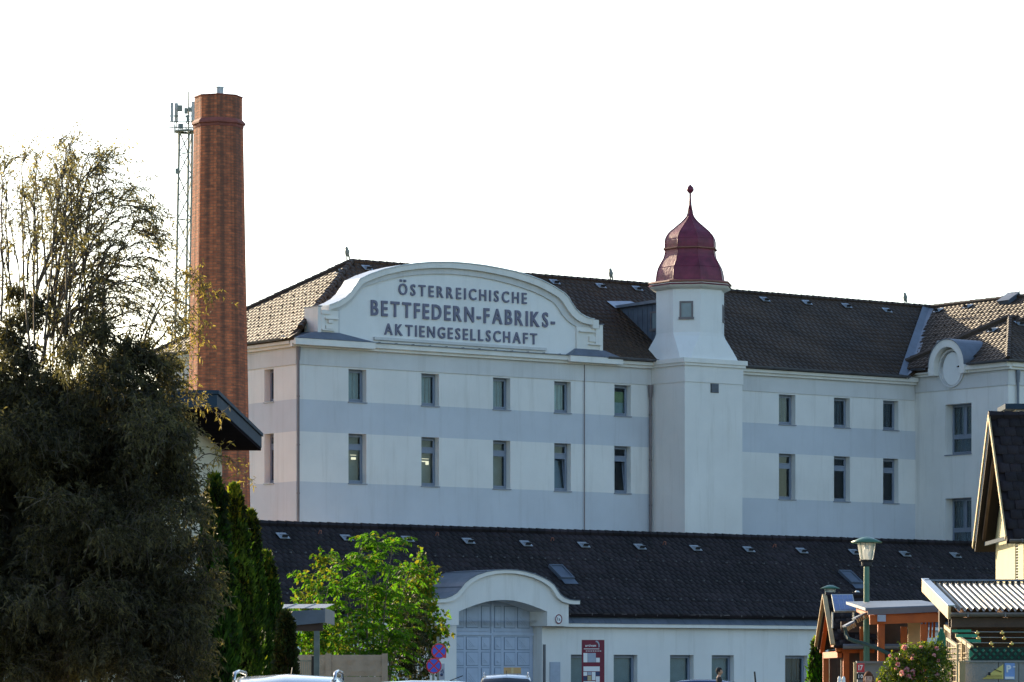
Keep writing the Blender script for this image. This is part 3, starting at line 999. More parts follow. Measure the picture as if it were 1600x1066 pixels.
# snow-guard pegs on the sunlit end and wing roofs
mb = MB()
rg = random.Random(4)
for row in range(7):
    for k in range(20):
        a, b = k * 0.9 + (row % 2) * .45, 0.6 + row * 1.02
        s, t = 11.2 - a, -.4 + b / kL
        if abs(5.5 - s) < (6.84 - b / kL) * .84:
            z = ZE + b / kL * PL_
            mb.box(t - .05, t + .02, s - .045, s + .045, z + .05, z + .095)
for row in range(6):
    for k in range(20):
        a, b = k * 0.62 + (row % 2) * .31 - 5.6, 0.7 + row * 1.05
        s, t = -.4 - a, 34.1 + b / kW
        if a < 2.6 and a > -5.9 * b / (6.4 * kW) + .5:
            z = ZEW + b / kW * PW
            mb.box(t - .05, t + .02, s - .045, s + .045, z + .05, z + .095)
mb.build("snow_guards", TILE, roof, ORG, kind="stuff")


def roof_vent(parent, p, fwd, side, n, m=ZINC_L, k=1.0):
    """one metal vent tile: a flat plate and a small raised hood with a dark mouth"""
    p, fwd, side, n = (Vector(q) for q in (p, fwd, side, n))
    fwd.normalize(); side.normalize(); n.normalize()
    mb = MB()
    q = p + n * 0.075
    def g(a, b, c): return q + side * a * k - fwd * b * k + n * c * k
    mb.add([g(-.22, -.20, 0), g(.22, -.20, 0), g(.22, .20, 0), g(-.22, .20, 0),
            g(-.22, -.20, .02), g(.22, -.20, .02), g(.22, .20, .02), g(-.22, .20, .02)],
           [(0, 1, 2, 3), (4, 5, 6, 7), (0, 1, 5, 4), (1, 2, 6, 5), (2, 3, 7, 6), (3, 0, 4, 7)], 0)
    mb.add([g(-.13, -.14, .02), g(.13, -.14, .02), g(.13, .14, .02), g(-.13, .14, .02), g(-.13, .14, .15), g(.13, .14, .15)],
           [(0, 1, 5, 4), (1, 2, 5), (0, 4, 3)], 0)
    mb.add([g(-.13, .143, .025), g(.13, .143, .025), g(.13, .143, .145), g(-.13, .143, .145)], [(0, 1, 2, 3)], 1)
    return mb.build("roof_vent", [m, BLACK], parent, ORG, fixn=False)


for px, py in ((573, 421), (866, 443), (938, 449), (995, 453), (1194, 470), (1260, 475), (1322, 480), (1385, 487)):
    p = hitP(px, py, (0, -.4, ZE), nF)
    roof_vent(roof, p, (0, 1, PF), (1, 0, 0), nF)
for px, py in ((533, 426),):
    roof_vent(roof, hitP(px, py, (-.4, 0, ZE), nLr), (1, 0, PL_), (0, -1, 0), nLr)
for px, py in ((1467, 487), (1513, 481)):
    roof_vent(roof, hitP(px, py, (34.1, 0, ZEW), nW), (1, 0, PW), (0, -1, 0), nW)
roof_vent(roof, hitP(1552, 518, (34.1, 0, SZ), (-SP, 0, 1)), (1, 0, SP), (0, -1, 0), (-SP, 0, 1))
roof_vent(roof, hitP(1592, 508, (0, -6.6, SZ), (0, -SP, 1)), (0, 1, SP), (1, 0, 0), (0, -SP, 1))
roof_vent(roof, hitP(1507, 527, (34.1, 0, ZEW), nW), (1, 0, PW), (0, -1, 0), nW)
# roof light on the wing, raised lid
p = hitP(1578, 470, (34.1, 0, ZEW), nW)
mb = MB()
r_, s_, n_ = Vector((1, 0, PW)).normalized(), Vector((0, -1, 0)), nW.normalized()
def g(a, b, c): return p + s_ * a + r_ * b + n_ * c
mb.add([g(-.38, -.42, 0), g(.38, -.42, 0), g(.38, .42, 0), g(-.38, .42, 0), g(-.38, -.42, .2), g(.38, -.42, .2), g(.38, .42, .2), g(-.38, .42, .2)],
       [(0, 1, 5, 4), (1, 2, 6, 5), (2, 3, 7, 6), (3, 0, 4, 7)], 0)
mb.add([g(-.41, -.45, .2), g(.41, -.45, .2), g(.41, .45, .2), g(-.41, .45, .2), g(-.41, -.45, .24), g(.41, -.45, .24), g(.41, .45, .24), g(-.41, .45, .24)],
       [(0, 1, 2, 3), (4, 5, 6, 7), (0, 1, 5, 4), (1, 2, 6, 5), (2, 3, 7, 6), (3, 0, 4, 7)], 1)
mb.build("roof_light", [SLATE, ZINC], roof, ORG)
# three thin rods by the ridge
for k in range(3):
    q = hitP(1580 + k * 6, 462, (40.5, 0, RIDGE), (1, 0, 0))
    mb = MB()
    mb.tube([(q.x, q.y, RIDGE), (q.x, q.y, RIDGE + .30)], 0.02, 5)
    mb.build("ridge_rod", STEEL_D, roof, ORG)
# bird-shaped ridge ornaments
for px, py in ((542, 412), (954, 441), (1414, 479)):
    q = hitP(px, py, (0, 5.5, 0), (0, 1, 0))
    mb = MB()
    x, s, z = q.x, 5.5, RIDGE + .08
    mb.tube([(x, s, z), (x, s, z + .14), (x + .01, s, z + .22), (x + .02, s, z + .36), (x, s, z + .46), (x - .02, s, z + .53), (x - .03, s, z + .59)],
            [.03, .03, .085, .115, .075, .065, .02], 8)
    mb.tube([(x + .05, s, z + .32), (x + .12, s, z + .12), (x + .15, s, z + .03)], [.05, .04, .015], 6)
    mb.tube([(x - .05, s, z + .53), (x - .12, s, z + .50)], [.025, .006], 5)
    mb.build("ridge_ornament", STEEL_D, roof, ORG, smooth=True)

# gutters (half round) and their brackets
def gutter(fr, a0, a1, d, z, parent, org, r=0.085, m=GUTTER, brk=0.9):
    mb = MB(fr)
    n = 6
    for i in range(n):
        t0, t1 = PI + PI * i / n, PI + PI * (i + 1) / n
        mb.quad((a0, d + r * math.cos(t0), z + r * math.sin(t0)), (a1, d + r * math.cos(t0), z + r * math.sin(t0)),
                (a1, d + r * math.cos(t1), z + r * math.sin(t1)), (a0, d + r * math.cos(t1), z + r * math.sin(t1)))
    mb.box(a0, a1, d - r - .012, d - r + .006, z - .012, z + .014)
    k = a0 + .3
    while k < a1:
        mb.box(k, k + .03, d - r - .022, d - r - .012, z - .07, z + .02)
        mb.box(k, k + .03, d - r - .02, d + r + .3, z + .014, z + .024)
        k += brk
    return mb.build("gutter", m, parent, org, fixn=False)


gutter(FR, 15.9, 18.7, -.5, ZE + .02, fac, ORG)
gutter(FR, 22.05, 33.7, -.5, ZE + .02, fac, ORG)
gutter(FL, -11.4, -.3, -.5, ZE + .02, fac, ORG)
gutter(FWG, 0.3, 1.15, -.5, ZEW + .08, fac, ORG)
gutter(FWG, 4.0, 6.7, -.5, ZEW + .12, fac, ORG)
gutter(FWF, -.5, 11.5, -.5, ZEW + .12, fac, ORG)

# downpipes and the thin cable duct
def downpipe(t, s, z0, z1, r=.055, m=PIPE, head=True):
    mb = MB()
    mb.tube([(t, s, z0), (t, s, z1)], r, 8)
    if head:
        mb.tube([(t, s, z1 - .55), (t, s, z1 - .1), (t, s, z1)], [r * 1.3, r * 1.9, r * 1.9], 8)
    z = z0 + 1
    while z < z1:
        mb.tube([(t, s, z), (t, s, z + .06)], r * 1.25, 8)
        z += 2.0
    mb.build("downpipe", m, fac, ORG)


downpipe(0.02, -.12, 0, 15.08)
downpipe(18.58, -.12, 0, 14.35, .06, PIPE, True)
downpipe(35.0, -6.32, 0, 15.4, .06, ZINC)
mb = MB()
mb.tube([(14.95, -.06, 0), (14.95, -.06, 15.08)], .022, 6)
mb.build("cable_duct", PIPE, fac, ORG)

# ---- lettered gable
def pz(pts, s=-.3):
    return [hitS(x, y, s) for x, y in pts]


outer = pz([(513, 477.5), (518, 476), (527, 472.5), (537, 467), (546, 459), (553, 449), (561, 437), (579, 428.5), (600, 421.5), (625, 416), (650, 412.5),
            (675, 410.5), (705, 410.5), (730, 412.5), (755, 415.5), (780, 420), (804, 425), (826, 431.5), (845, 438.5), (862, 447), (880, 458),
            (887, 465), (893, 475), (900, 485), (907, 491.5), (915, 496), (922, 498.5), (928, 499.5)])
inner = pz([(513, 485.5), (520, 482.5), (529, 480), (539, 474), (549, 466), (557, 455), (566.5, 443.5), (582, 436.5), (602, 429.5), (627, 424), (651, 420.5),
            (676, 419), (704, 419), (729, 421), (753, 424), (777, 428.5), (801, 434), (822, 440.5), (840, 447), (856, 455), (872, 464.5),
            (879, 472), (886, 483), (893, 492.5), (901, 499.5), (909, 504), (917, 506.5), (928, 508)])
panel = pz([(530, 484.5), (533, 482), (540, 478), (548, 471), (556, 462), (563, 453), (570, 447.5), (585, 443), (605, 437), (629, 432), (652, 429.5),
            (677, 428), (704, 428.5), (728, 430.5), (751, 433.5), (774, 438), (797, 444), (816, 450), (833, 456), (848, 463), (865, 473),
            (872, 482), (878, 492), (885, 500), (891, 505), (895, 508), (899, 510), (903, 511.5)], -.15)
zb = 15.45
gab = MB(FR)
gab.prism([(inner[0][0], zb)] + [(a, z + .02) for a, z in inner] + [(inner[-1][0], zb)], -.12, 0.62)
gable = gab.build("gable", PANEL, fac, ORG)
mb = MB(FR)     # raised border between panel and coping
mb.strip([(a, z + .01) for a, z in inner], panel, -.20, -.125)
# plain uprights left and right of the panel
mb.prism([(panel[0][0], zb), (panel[0][0], panel[0][1]), (inner[0][0], inner[0][1] - .1), (inner[0][0], zb)], -.20, -.125)
mb.prism([(panel[-1][0], panel[-1][1]), (panel[-1][0], zb), (inner[-1][0], zb), (inner[-1][0], inner[-1][1] - .1)], -.20, -.125)
mb.build("border", PLASTER_F, gable, ORG)
mb = MB(FR)
mb.strip(outer, inner, -.34, 0.70)
mb.build("coping", TRIM, gable, ORG)
mb = MB(FR)
for i in range(len(outer) - 1):
    a, b = outer[i], outer[i + 1]
    g_ = 0.012
    mb.strip([(a[0] + g_, a[1] + .045), (b[0] - g_, b[1] + .045)], [(a[0] + g_, a[1] + .004), (b[0] - g_, b[1] + .004)], -.38, 0.76)
mb.build("coping_sheets", ZINC_L, gable, ORG, kind="stuff")
# end piers with stepped scrolls
tl0, tl1 = hitS(497.5, 500, -.3)[0], hitS(530, 500, -.3)[0]
tr0, tr1 = hitS(903, 520, -.3)[0], hitS(943, 520, -.3)[0]
zl = hitS(503, 479, -.3)[1]
zr = hitS(943, 508, -.3)[1]
for side, (a0, a1, zt) in enumerate(((tl0, tl1, zl), (tr0, tr1, zr))):
    mb = MB(FR)
    if side == 0:
        mb.box(a0, a0 + .16, -.26, 0.76, zb, zt)
        mb.box(a0 + .16, a1, -.22, 0.5, zb, zt - .12)
        mb.box(a0 + .16, a0 + .62, -.30, -.221, zt - .30, zt - .13)
        mb.box(a0 + .16, a0 + .34, -.27, -.221, zt - .92, zt - .32)
        mb.box(a0 + .34, a1 - .02, -.33, -.221, zt - .50, zt - .44)
        mb.box(a0 + .50, a1 - .30, -.31, -.221, zt - .66, zt - .52)
        mb.box(a0 + .20, a1 - .22, -.33, -.221, zt - .98, zt - .93)
        mb.box(a0 + .40, a1 - .25, -.29, -.221, zt - .90, zt - .76)
    else:
        mb.box(a1 - .18, a1, -.26, 0.76, zb, zt)
        mb.box(a0, a1 - .18, -.22, 0.5, zb, zt - .14)
        mb.box(a1 - .62, a1 - .30, -.36, -.221, zt - .18, zt + .20)
        mb.box(a0 + .1, a1 - .45, -.33, -.221, zt - .36, zt - .31)
        mb.box(a1 - .42, a1 - .2, -.30, -.221, zt - .84, zt - .20)
        mb.box(a1 - .78, a1 - .44, -.31, -.221, zt - .76, zt - .54)
        mb.box(a1 - .80, a1 - .14, -.34, -.221, zt - .90, zt - .85)
    mb.build("pier", TRIM, gable, ORG)
    mb = MB(FR)
    mb.box(a0 - .02 if side == 0 else a1 - .22, a0 + .2 if side == 0 else a1 + .03, -.30, .8, zt, zt + .04)
    mb.build("pier_cap", ZINC, gable, ORG)
# zinc skirts under the piers, on the deeper end pieces of the cornice
for a0, a1, p0_, p1_ in ((-.36, 3.62, tl0 - .05, tl1 + .05), (13.85, 16.75, tr0 - .05, tr1 + .05)):
    mb = MB(FR)
    mb.box(a0, a1, -.50, -.342, 15.14, 15.40)
    mb.build("cornice_end", TRIM, gable, ORG)
    mb = MB(FR)
    zt = 15.74
    mb.add([(a0, -.53, 15.41), (a1, -.53, 15.41), (p1_, -.24, zt), (p0_, -.24, zt), (p0_, .7, zt + .05), (a0, .7, 15.55), (p1_, .7, zt + .05), (a1, .7, 15.55)],
           [(0, 1, 2, 3), (0, 3, 4, 5), (1, 7, 6, 2)])
    mb.build("zinc_skirt", ZINC, gable, ORG)
mb = MB(FR)
mb.box(3.62, 13.85, -.42, -.13, 15.40, 15.43)
for k in range(12):
    mb.box(3.9 + k * .86, 3.93 + k * .86, -.42, -.13, 15.431, 15.455)
mb.build("ledge_flashing", ZINC, gable, ORG)
mb = MB(FR)
mb.box(3.75, 12.76, -.24, -.121, 15.56, 15.68)
mb.build("panel_ledge", PLASTER_F, gable, ORG)
for text, t0, t1, z0, cap, wf, bo in (("\u00d6STERREICHISCHE", 5.02, 11.73, 17.53, 0.47, 0.86, 0.012), ("BETTFEDERN-FABRIKS-", 3.62, 13.25, 16.59, 0.63, 0.80, 0.02),
                                      ("AKTIENGESELLSCHAFT", 4.30, 12.28, 15.81, 0.47, 0.86, 0.012)):
    xs, sx, sz = line_layout(text, t1 - t0, cap, wf, bo)
    for ch, x in zip(text, xs):
        mb = MB(FR)
        if ch == "\u00d6":
            glyph_into(mb, 'O', t0 + x, z0, sx, sz, -.19, -.122, 0, bo)
            wo_ = np.ptp(glyph('O', bo)[0][:, 0]) * sx
            for e in (.27, .73):
                mb.box(t0 + x + wo_ * e - .052, t0 + x + wo_ * e + .052, -.19, -.122, z0 + cap + .075, z0 + cap + .17)
        else:
            glyph_into(mb, ch, t0 + x, z0, sx, sz, -.19, -.122, 0, bo)
        mb.build("letter", LETTER, gable, ORG)

# ---- tower
TC = (20.37, -.70)
R8 = PI / 8
mb = MB()
mb.box(18.73, 22.01, -2.34, .4, 0, 14.38)
mb.box(18.70, 22.04, -2.375, .4, 14.38, 15.10)
tower = mb.build("tower", PLASTER, fac, ORG)
mb = MB()
mb.box(18.62, 22.12, -2.45, .4, 15.10, 15.22)
mb.box(18.56, 22.18, -2.51, .4, 15.22, 15.42)
mb.build("tower_cornice", TRIM, tower, ORG)
# octagonal shaft that flares out to the square base
prof = [(15.42, 0.0), (15.6, .12), (15.9, .38), (16.2, .66), (16.45, .90), (16.62, 1.0)]
Ro = 1.57
mb = MB()
rings = []
oc = [(math.cos(R8 + k * PI / 4) * Ro, math.sin(R8 + k * PI / 4) * Ro) for k in range(8)]
sq = []
for x, y in oc:
    h = 1.66
    sq.append((h if x > 0 else -h, h * y / abs(x) * 1.0 if abs(x) > abs(y) else (h if y > 0 else -h)) if abs(x) > abs(y) else (h * x / abs(y), h if y > 0 else -h))
sq = [(math.copysign(1.66, x), math.copysign(1.66, y)) if False else q for (x, y), q in zip(oc, sq)]
cor = []
for (x, y) in oc:
    cor.append((math.copysign(1.66, x) * (1.0 if abs(x) > abs(y) else .80), math.copysign(1.66, y) * (1.0 if abs(y) > abs(x) else .80)))
for z, k in prof + [(18.66, 1.0)]:
    rings.append([(TC[0] + cx * (1 - k) + ox * k, TC[1] + cy * (1 - k) + oy * k, z) for (cx, cy), (ox, oy) in zip(cor, oc)])
vs_, fs = [], []
for r in rings: vs_ += r
for i in range(len(rings) - 1):
    for k in range(8):
        fs.append((i * 8 + k, i * 8 + (k + 1) % 8, (i + 1) * 8 + (k + 1) % 8, (i + 1) * 8 + k))
mb.add(vs_, fs)
mb.build("lantern", PANEL, tower, ORG)
mb = MB()
mb.lathe([(1.60, 18.52), (1.80, 18.60), (1.88, 18.66), (1.88, 18.80), (1.6, 18.82)], 8, TC, R8)
mb.build("tower_eave", TRIM, tower, ORG)


def dz(y): return 1.5 + (1056 - y) * 165.5 / 5830
def dr(hw): return hw / 0.97 * .347 / 35.2


dp = [(192, 450), (184, 447.6), (162, 445.4), (155, 440), (153, 433), (150, 427.5), (146, 422), (140, 417), (133, 412.5), (125, 408), (119, 404), (115, 399), (113.5, 394), (114, 391.8), (119, 391), (119, 389.2),
      (114, 388.3), (115, 383), (114.5, 378), (111, 373), (105, 369), (97, 365.2), (86, 361.5), (72, 357.6), (57, 353), (44, 349.2), (33, 345.6), (24, 342), (17, 339), (11, 334), (9, 328)]
mb = MB()
mb.lathe([(dr(h), dz(y)) for h, y in dp], 8, TC, R8)
dome = mb.build("dome", DOME, tower, ORG)
mb = MB()
for y_ in (420, 375):
    h_ = np.interp(y_, [q[1] for q in reversed(dp)], [q[0] for q in reversed(dp)])
    mb.lathe([(dr(h_) - .01, dz(y_ + .6)), (dr(h_) + .012, dz(y_)), (dr(h_) - .01, dz(y_ - .6))], 8, TC, R8, cap=False)
for k in range(8):
    a = R8 + k * PI / 4
    mb.tube([(TC[0] + math.cos(a) * (dr(h) + .005), TC[1] + math.sin(a) * (dr(h) + .005), dz(y)) for h, y in dp[2:]], .020, 5)
mb.build("dome_seams", DOME, tower, ORG)
mb = MB()
mb.lathe([(1.91, 18.80), (1.95, 18.83), (1.9, 18.90), (1.72, 18.93)], 8, TC, R8)
mb.lathe([(dr(114), dz(392)), (dr(123), dz(391)), (dr(123), dz(389.4)), (dr(114), dz(388.4))], 8, TC, R8)
mb.build("dome_rim", DOME_E, tower, ORG)
mb = MB()
mb.lathe([(dr(10), dz(328)), (.065, dz(320)), (.045, dz(310)), (.04, dz(302.5)), (.09, dz(301)), (.155, dz(298)), (.165, dz(295.5)), (.13, dz(292.5)), (.06, dz(290)), (.02, dz(288.5))], 10, TC)
mb.build("finial", DOME, tower, ORG, smooth=True)
# tower windows: one on the face turned to the camera, a slit on the next but one, a louvre in the base


def oct_frame(k):
    a = -PI / 2 + k * PI / 4
    n = (math.cos(a), math.sin(a))
    r = Ro * math.cos(R8)
    return ((TC[0] + n[0] * r, TC[1] + n[1] * r, 0), (-n[1], n[0]), (-n[0], -n[1]))


def small_window(fr, a0, a1, z0, z1, m=WOOD_D, nm="tower_window", parent=None, glass=BLIND_T):
    mb = MB(fr)
    b = .08
    mb.box(a0, a0 + b, -.03, .06, z0, z1)
    mb.box(a1 - b, a1, -.03, .06, z0, z1)
    mb.box(a0 + b, a1 - b, -.03, .06, z1 - b, z1)
    mb.box(a0 - .04, a1 + .04, -.06, .06, z0 - .03, z0 + b)
    mb.box(a0 + b, a1 - b, -.008, .02, z0 + b, z1 - b, 1)
    return mb.build(nm, [m, glass], parent, ORG)


small_window(oct_frame(-1), -.32, .28, 17.20, 17.98, parent=tower, m=PIPE)
small_window(oct_frame(1), -.25, .25, 17.18, 17.92, parent=tower, m=PIPE)
mb = MB(FR)
for k in range(6):
    mb.box(20.22, 20.60, -2.40, -2.345, 13.98 + k * .062, 14.02 + k * .062)
mb.box(20.18, 20.64, -2.36, -2.342, 13.95, 14.36, 1)
mb.build("vent_grille", [SLATE, GUTTER], tower, ORG)

# ---- dormer between tower and main roof
mb = MB()
tq0, tq1 = 19.6, 22.2
zf = 18.08
sb = (zf - ZE) / PF - .4
mb.add([(tq0, .3, ZE + .4), (tq0, .3, zf), (tq0, sb, zf)], [(0, 1, 2)])
mb.add([(tq1, .3, ZE + .4), (tq1, .3, zf), (tq1, sb, zf)], [(0, 2, 1)])
mb.add([(tq0, .3, ZE + .4), (tq1, .3, ZE + .4), (tq1, .3, zf), (tq0, .3, zf)], [(0, 1, 2, 3)])
for k in range(9):
    s0 = .35 + k * .34
    zz = ZE + PF * (s0 + .4)
    if zz < zf - .05:
        mb.box(tq0 - .03, tq0 - .002, s0, s0 + .03, zz, zf)
dorm = mb.build("dormer", SLATE, fac, ORG)
mb = MB()
mb.add([(tq0 - .18, .0, zf + .16), (tq1 + .2, .0, zf + .16), (tq1 + .2, sb + .35, zf + .12), (tq0 - .18, sb + .35, zf + .12),
        (tq0 - .18, .0, zf + .02), (tq1 + .2, .0, zf + .02), (tq1 + .2, sb + .1, zf + .0), (tq0 - .18, sb + .1, zf + .0)],
       [(0, 1, 2, 3), (4, 7, 6, 5), (0, 4, 5, 1), (0, 3, 7, 4), (1, 5, 6, 2)])
mb.build("dormer_roof", ZINC, dorm, ORG)
small_window(((tq0, 0, 0), (0, -1), (1, 0)), -1.15, -.62, 16.9, 17.75, nm="dormer_window", parent=dorm, m=PIPE)
mb = MB()
q = [hitP(x, y, (0, -.4, ZE), nF) + Vector((0, 0, .1)) for x, y in ((948, 474), (962, 485), (996, 478), (985, 474))]
mb.poly(q)  # pale sheet painted in for the sunlit bit of the dormer top
mb.build("dormer_lit_patch", ZINC_L, dorm, ORG)

# ---- round-headed wall dormer on the wing, with sunk disc
sc, zc_ = 2.55, 15.80
ang = [PI * k / 20 for k in range(21)]
mb = MB(FWG)
oa = [(sc - 1.20 * math.cos(a), zc_ + 1.22 * math.sin(a)) for a in ang]
ia = [(sc - .86 * math.cos(a), zc_ + .88 * math.sin(a)) for a in ang]
oa = [(sc - 1.20, 15.41)] + oa + [(sc + 1.20, 15.41)]
ia = [(sc - .86, 15.41)] + ia + [(sc + .86, 15.41)]
mb.strip(oa, ia, -.42, .1)
oc_ = mb.build("round_gable", TRIM, fac, ORG)
mb = MB(FWG)
full = [2 * PI * k / 32 for k in range(33)]
mb.strip([(sc - .87 * math.cos(a), zc_ - .1 + .89 * math.sin(a)) for a in full], [(sc - .78 * math.cos(a), zc_ - .1 + .80 * math.sin(a)) for a in full], -.12, .14)
mb.prism([(sc - .86 * math.cos(a), zc_ + .88 * math.sin(a)) for a in ang] + [(sc + .86, 15.3), (sc - .86, 15.3)], .1, .2)
mb.build("round_recess", PLASTER_F, oc_, ORG)
mb = MB(FWG)
mb.prism([(sc + .1 - .62 * math.cos(a), zc_ - .12 + .76 * math.sin(a)) for a in full[:-1]], -.13, .12)
mb.build("round_disc", PANEL, oc_, ORG)
mb = MB(FWG)
mb.strip([(a, z + .04) for a, z in oa[1:-1]], [(a, z + .002) for a, z in oa[1:-1]], -.46, 2.6)
mb.prism([(a, z) for a, z in oa], .21, 2.5)
mb.build("barrel_roof", ZINC, oc_, ORG)
mb = MB(FWG)
mb.box(1.05, 1.55, .55, 1.5, 15.9, 17.0)
roofbox = mb.build("roof_hatch", ZINC, fac, ORG)
mb = MB(FWG)
mb.box(.98, 1.62, .45, 1.6, 17.0, 17.12)
mb.build("hatch_lid", ZINC_L, roofbox, ORG)  # paler zinc stands in for light falling on the lid

# ================================================================ gate range in front of the factory
GO = (-9, -10, 0)
gate = thing("gate_building", "long low white building with curved archway and dark tiled roof below the tall factory", "building", L2W(*GO), FROT)
GF = ((0, -10, 0), (1, 0), (0, 1))
S_F = -10.0
T0, T1 = -9.0, 41.0
hd0, hd1 = -0.40, 6.05          # hood
do0, do1 = 0.97, 5.17           # door opening
gw = [(6.62, 7.85), (8.8, 10.03), (11.73, 12.98), (13.94, 15.14), (17.93, 19.18), (21.6, 22.85), (25.2, 26.4), (29, 30.2), (33, 34.2)]
gh = [(a, b, 1.0, 2.35) for a, b in gw] + [(hd0 + .02, hd1 - .02, 0, 3.70)]
mb = MB(GF)
wall_cells(mb, T0, T1, 0, 3.70, gh, [(99, 0)], reveal=0.34)
mb.quad((T0, 0, 0), (T0, 7, 0), (T0, 7, 3.7), (T0, 0, 3.7))
mb.quad((T1, 0, 0), (T1, 7, 0), (T1, 7, 3.7), (T1, 0, 3.7))
mb.quad((T0, 7, 0), (T1, 7, 0), (T1, 7, 6), (T0, 7, 6))
mb.poly([(T0, 0, 3.7), (T0, 7, 3.7), (T0, 7, 6), (T0, 5, 7.3)])
mb.poly([(T1, 0, 3.7), (T1, 7, 3.7), (T1, 7, 6), (T1, 5, 7.3)])
mb.build("wall", PLASTER, gate, GO)
for a, b in gw:
    window(gate, GF, a, b, 1.0, 2.35, 'plain', GO, depth=0.26, inner='darkslats' if a > 17 else 'roller')
for a0, a1 in ((T0, hd0), (hd1, T1)):
    mb = MB(GF)
    mb.box(a0, a1, -.30, -.002, 3.46, 3.60)
    mb.build("cornice", TRIM, gate, GO)
    mb = MB(GF)
    mb.add([(a0, -.33, 3.602), (a1, -.33, 3.602), (a1, .05, 3.92), (a0, .05, 3.92)], [(0, 1, 2, 3)])
    k = a0 + .5
    while k < a1 - .1:
        mb.bar((k, -.33, 3.612), (k + .02, .05, 3.93), .03, .02)
        k += .82
    mb.build("eave_flashing", ZINC, gate, GO)
    gutter(GF, a0 + .02, a1, -.16, 4.0, gate, GO, r=.08, m=PIPE, brk=1.12)
PG = 0.663
kG = math.hypot(1, PG)
ZG = 3.98
mb = MB()
nG = Vector((0, -PG, 1))
ZGR = ZG + PG * 5.25
zq = ZG + PG * 1.15
mb.slab([(T0, -10.25, ZG), (hd0, -10.25, ZG), (hd0, -9.1, zq), (hd1, -9.1, zq), (hd1, -10.25, ZG), (T1, -10.25, ZG), (T1, -5, ZGR), (T0, -5, ZGR)], nG, .12)
mb.slab([(T0, -5, ZGR), (T1, -5, ZGR), (T1, -2.9, 6.0), (T0, -2.9, 6.0)], (0, .66, 1), .12)
groof = mb.build("roof", TILE_LOW, gate, GO)
add_tiles("roof_tiles", (T0, -10.25, ZG), (1, 0, 0), (0, 1, PG), [(0, 0), (hd0 - T0, 0), (hd0 - T0, 1.15 * kG), (hd1 - T0, 1.15 * kG), (hd1 - T0, 0), (T1 - T0, 0), (T1 - T0, 5.2 * kG), (0, 5.2 * kG)], TILE_LOW, 9, groof, 0.30, 0.34, GO)
mb = MB()
ridge_caps(mb, (T0, -5, ZGR + .03), (T1, -5, ZGR + .03), .14, .40)
mb.build("ridge_caps", TILE_LOW, groof, GO, kind="stuff")
vent_me = None
side = Vector((1, 0, 0)); up = Vector((0, 1, PG)).normalized(); nn = nG.normalized()
for px, py in ((441, 840), (541, 843), (636, 845), (731, 848), (821, 852), (911, 854), (999, 857), (1086, 859), (1169, 861), (1252, 863), (1334, 865), (1413, 868), (1492, 870)):
    p = hitP(px, py, (0, -10.25, ZG), nG)
    if vent_me is None:
        tmp = roof_vent(groof, (0, 0, 0), (0, 1, PG), (1, 0, 0), nG, ZINC_L, 1.05)
        vent_me = tmp
    else:
        tmp = vent_me.copy()
        COL.objects.link(tmp)
    tmp.location = p - Vector(GO)
for px, py in ((876, 897), (1328, 905)):
    p = hitP(px, py, (0, -10.25, ZG), nG)
    def g(a, b, c): return p + side * a + up * b + nn * c
    mb = MB()
    for a0, a1, b0, b1, h in ((-.35, -.28, -.5, .5, .16), (.28, .35, -.5, .5, .16), (-.28, .28, .43, .5, .16), (-.28, .28, -.5, -.43, .16)):
        mb.add([g(a0, b0, 0), g(a1, b0, 0), g(a1, b1, 0), g(a0, b1, 0), g(a0, b0, h), g(a1, b0, h), g(a1, b1, h), g(a0, b1, h)],
               [(0, 1, 2, 3), (4, 5, 6, 7), (0, 1, 5, 4), (1, 2, 6, 5), (2, 3, 7, 6), (3, 0, 4, 7)])
    sk = mb.build("skylight", SLATE, groof, GO)
    mb = MB()
    mb.add([g(-.28, -.43, .12), g(.28, -.43, .12), g(.28, .43, .12), g(-.28, .43, .12)], [(0, 1, 2, 3)])
    mb.add([g(-.35, -.86, .07), g(.35, -.86, .07), g(.35, -.52, .09), g(-.35, -.52, .09)], [(0, 1, 2, 3)])
    mb.build("skylight_glass", SLATE, groof, GO)
# rust-coloured roof hooks below the ridge and pale snow pegs
for px, py in ((497, 836), (680, 839), (860, 847), (1035, 853), (1207, 857)):
    p = hitP(px, py, (0, -10.25, ZG), nG)
    mb = MB()
    mb.tube([p + nn * .05, p + nn * .22, p + nn * .26 - up * .1, p + nn * .16 - up * .16], .022, 5)
    mb.build("roof_hook", DOME_E, groof, GO)
mb = MB()
for row, b in enumerate((1.1, 2.6, 4.1)):
    for k in range(72):
        p = Vector((T0 + .4 + k * .69 + row * .2, -10.25, ZG)) + up * b + nn * .05
        mb.box(p.x - .025, p.x + .025, p.y - .06, p.y + .04, p.z, p.z + .06)
mb.build("snow_pegs", GUTTER, groof, GO, kind="stuff")

# ---- curved hood over the archway
HF = ((0, -10.6, 0), (1, 0), (0, 1))


def hz(pts): return [hitS(x, y, -10.6) for x, y in pts]


